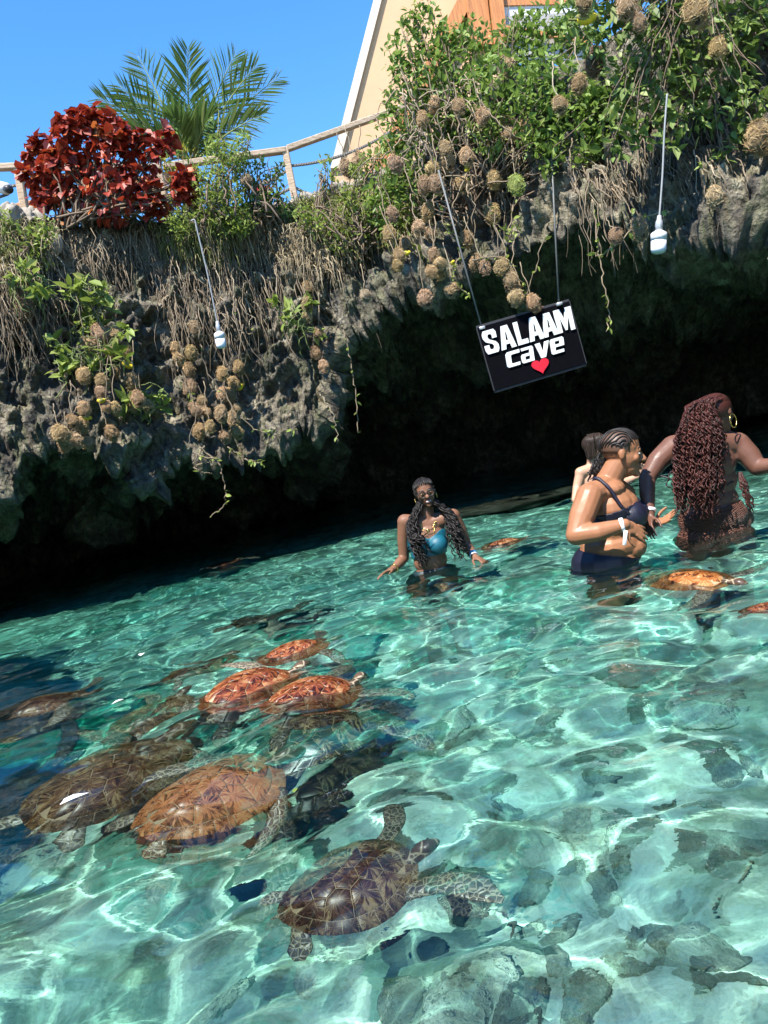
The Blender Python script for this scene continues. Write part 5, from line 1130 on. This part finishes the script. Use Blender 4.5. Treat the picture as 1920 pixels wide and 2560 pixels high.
b.chain([J(1830, 1310, .05), J(1852, 1296, .2), J(1858, 1350, .3)], [.10, .065, .05])
M_sk4 = skin_mat('deep_skin', (.135, .062, .042), (.2, .06, .05)); b.surface('body', M_sk4, p4, .0075, 5); face(p4, g4, Rm4, h4, (.2, .07, .06))
M_dkb = plain('black_fabric', (.012, .011, .013), .6)
MB().add(*strands(np.array([b.on(J(px, py, -.12), .005) for px, py in ((1690, 1210), (1735, 1218), (1780, 1222), (1830, 1216), (1862, 1205))]) - b.org, .006, 6)).build('bikini_string', M_dkb, p4)
b.cloth('bikini_top', M_dkb, lambda v, n: (v[:, 2] < J(1850, 1180)[2]) & (v[:, 2] > J(1850, 1232)[2]) & (v[:, 0] > J(1846, 1200)[0]) & (v[:, 0] < J(1870, 1200)[0]) & off_limbs(v, [(shB, elB, .095)]), .008, p4)
t = NT('brown_sarong'); c = t.coord(); wv = t.n('TexWave', {'Vector': t.n('Mapping', {'Vector': c, 'Rotation': (0, .35, 0)}).outputs[0], 'Scale': 30, 'Distortion': 7, 'Detail': 3}, bands_direction='Z').outputs[1]
M_sar = t.done(t.pbr(t.mix(wv, (.06, .020, .013), (.16, .060, .036)), .6, t.bump(wv, .8, .03)))
b.cloth('sarong', M_sar, lambda v, n: (v[:, 2] < J(1780, 1272)[2] + .25 * (v[:, 0] - w4[0]) * .3) & (v[:, 2] > -.25) & off_limbs(v, [(elA, wrA, .09)]) & (v[:, 0] > J(1660, 1300)[0]), .014, p4)
fold = np.array([[b.on(J(1716 + 6.6 * k, 1290 + i * 5 + 3 * math.sin(k), -.16), .016) for k in range(22)] for i in range(-3, 7)])
MB().add(*strands(fold - b.org, .008, 5)).build('sarong_folds', M_sar, p4)
band('bracelet', M_wband, p4, elA, wrA, .84, .93, (.052, .032))
pts = np.array([g4(-.72, -.1 + .26 * math.cos(a), -.52 + .30 * math.sin(a)) for a in np.linspace(0, 2 * math.pi, 26)]); 
for s in (-1, 1): MB().add(*strands(np.array([g4(s * .74, -.05 + .30 * math.cos(a), -.50 + .34 * math.sin(a)) for a in np.linspace(0, 2 * math.pi, 26)]) - b.org, .0035, 5)).build('hoop_earring', M_gold, p4)
sk = MB().add(*ellipsoid(g4(0, -.14, .30), np.array([.70, .84, .74]) * h4, Rm4, 26, 16)); v = sk.v[0]; loc = (v - hc) @ Rm4 / h4
v[:] = np.where(((loc[:, 1] > .42) & (loc[:, 2] < .62))[:, None], g4(0, -.1, .2), v); sk.v = [v - b.org]; sk.build('hairline', H_burg, p4)
lk = []
for i in range(330):
    u = rng.uniform(0, 1); x0 = rng.uniform(-.62, .62); a_ = R(70 * x0 / .62); tq = R(rng.uniform(45, 120)); a = g4(.69 * math.sin(a_), -.14 + .83 * math.cos(a_) * math.cos(tq), .30 + .73 * math.cos(a_) * math.sin(tq)); dep = -.13 - .07 * rng.random()
    c0 = J(1705 + 95 * u, 1055, dep * .8); c1 = J(1690 + 112 * u, 1120, dep); c2 = J(1690 + 105 * u, 1210, dep - .02); e_ = J(1696 + 92 * u + rng.normal() * 9, 1252 + rng.uniform(-85, 48), dep - .02 - .03 * rng.random()); c1 = c1 + rng.normal(size=3) * .014; c2 = c2 + rng.normal(size=3) * .022; q0 = g4(x0 * 1.0 - .1, -.55 - .3 * rng.random(), .45)
    lk.append([a, q0 * .5 + c0 * .5 + [0, 0, .06], c0, c1, c2, e_])
locks(np.array(lk), .0047, .010, 92, 'burgundy_braids', H_burg, p4, 90)
lk = [[J(1850 + rng.normal() * 4, 1180, .02), J(1862 + rng.normal() * 5, 1215, -.02), J(1868 + rng.normal() * 6, 1250, -.03), J(1880 + rng.normal() * 8, 1275 + rng.uniform(-20, 8), -.03)] for i in range(14)]
locks(np.array(lk), .0055, .006, 90, 'front_braids', H_burg, p4, 50)

# ---------- pale woman with a dark bob, behind the navy bikini
Y2 = 7.9; J = lambda px, py, dy=0.: P(px, py, Y2 + dy)
w2 = J(1468, 1248); p2 = empty('person', (w2[0], w2[1], 0), 'pale woman with a dark fringed bob behind the navy bikini woman', 'person')
b = Body(); h2 = .135; hc = J(1488, 1118, 0); g2, Rm2 = head(b, hc, (.86, -.45, -.05), (-.05, 0, 1), h2)
nk = J(1482, 1166, .03); b.c(hc + [-.02, .01, -.04], nk, .06, .065); sA, sB = J(1452, 1182, 0), J(1520, 1176, .06); b.chain([sA, nk + [0, 0, -.03], sB], [.062, .07, .062])
b.e(J(1484, 1205, .04), (.15, .11, .15)); b.e(J(1482, 1240, .04), (.145, .11, .16)); b.e(J(1480, 1280, .04), (.17, .13, .17))
eA, wA = J(1443, 1218, -.02), J(1436, 1250, -.12); b.chain([sA, eA, wA], [.056, .046, .03]); hand(b, wA, (.1, -.4, -.6), (1, 0, 0), .17, .4, 1)
eB, wB = J(1545, 1212, .0), J(1592, 1192, -.12); b.chain([sB, eB, wB], [.056, .046, .03]); hand(b, wB, (.5, -.1, .8), (0, -1, 0), .17, .4, 1)
for s in (-1, 1):
    k0 = J(1480, 1285, .04) + [s * .08, 0, -.1]; b.chain([k0, k0 + [0, 0, -.4], k0 + [0, 0, -.75]], [.1, .07, .05]); b.c(k0 + [0, 0, -.77], k0 + [.12, -.08, -.79], .04, .03)
b.surface('body', skin_mat('pale_skin', (.46, .27, .18), (.5, .2, .2)), p2, .009, 4); face(p2, g2, Rm2, h2, (.45, .16, .15))
b.cloth('bikini_top', M_dkb, lambda v, n: (v[:, 2] < J(1480, 1222)[2]) & (v[:, 2] > J(1480, 1232)[2]) & off_limbs(v, [(sA, eA, .10), (eA, wA, .09), (sB, eB, .09)]), .006, p2)
sk = MB().add(*ellipsoid(g2(0, -.14, .28), np.array([.74, .86, .76]) * h2, Rm2, 26, 16)); v = sk.v[0]; loc = (v - hc) @ Rm2 / h2
v[:] = np.where(((loc[:, 1] > .45) & (loc[:, 2] < .42))[:, None], g2(0, -.1, .2), v); sk.v = [v - b.org]; sk.build('hairline', H_dark, p2)
lk = []
for i in range(130):
    a = rng.uniform(-2.5, 2.5); r_ = .78; st_ = g2(rng.normal() * .1, rng.normal() * .2, 1.02); fringe = abs(a) < .75
    x, y = r_ * math.sin(a), .02 + .86 * math.cos(a); lk.append([st_, g2(x * .8, y * .8, .78), g2(x, y, .35), g2(x * .98, y * .98, (.16 if fringe else -.75) + rng.normal() * .06)])
locks(np.array(lk), .009, .003, 30, 'bob_hair', H_dark, p2, 24, 4)
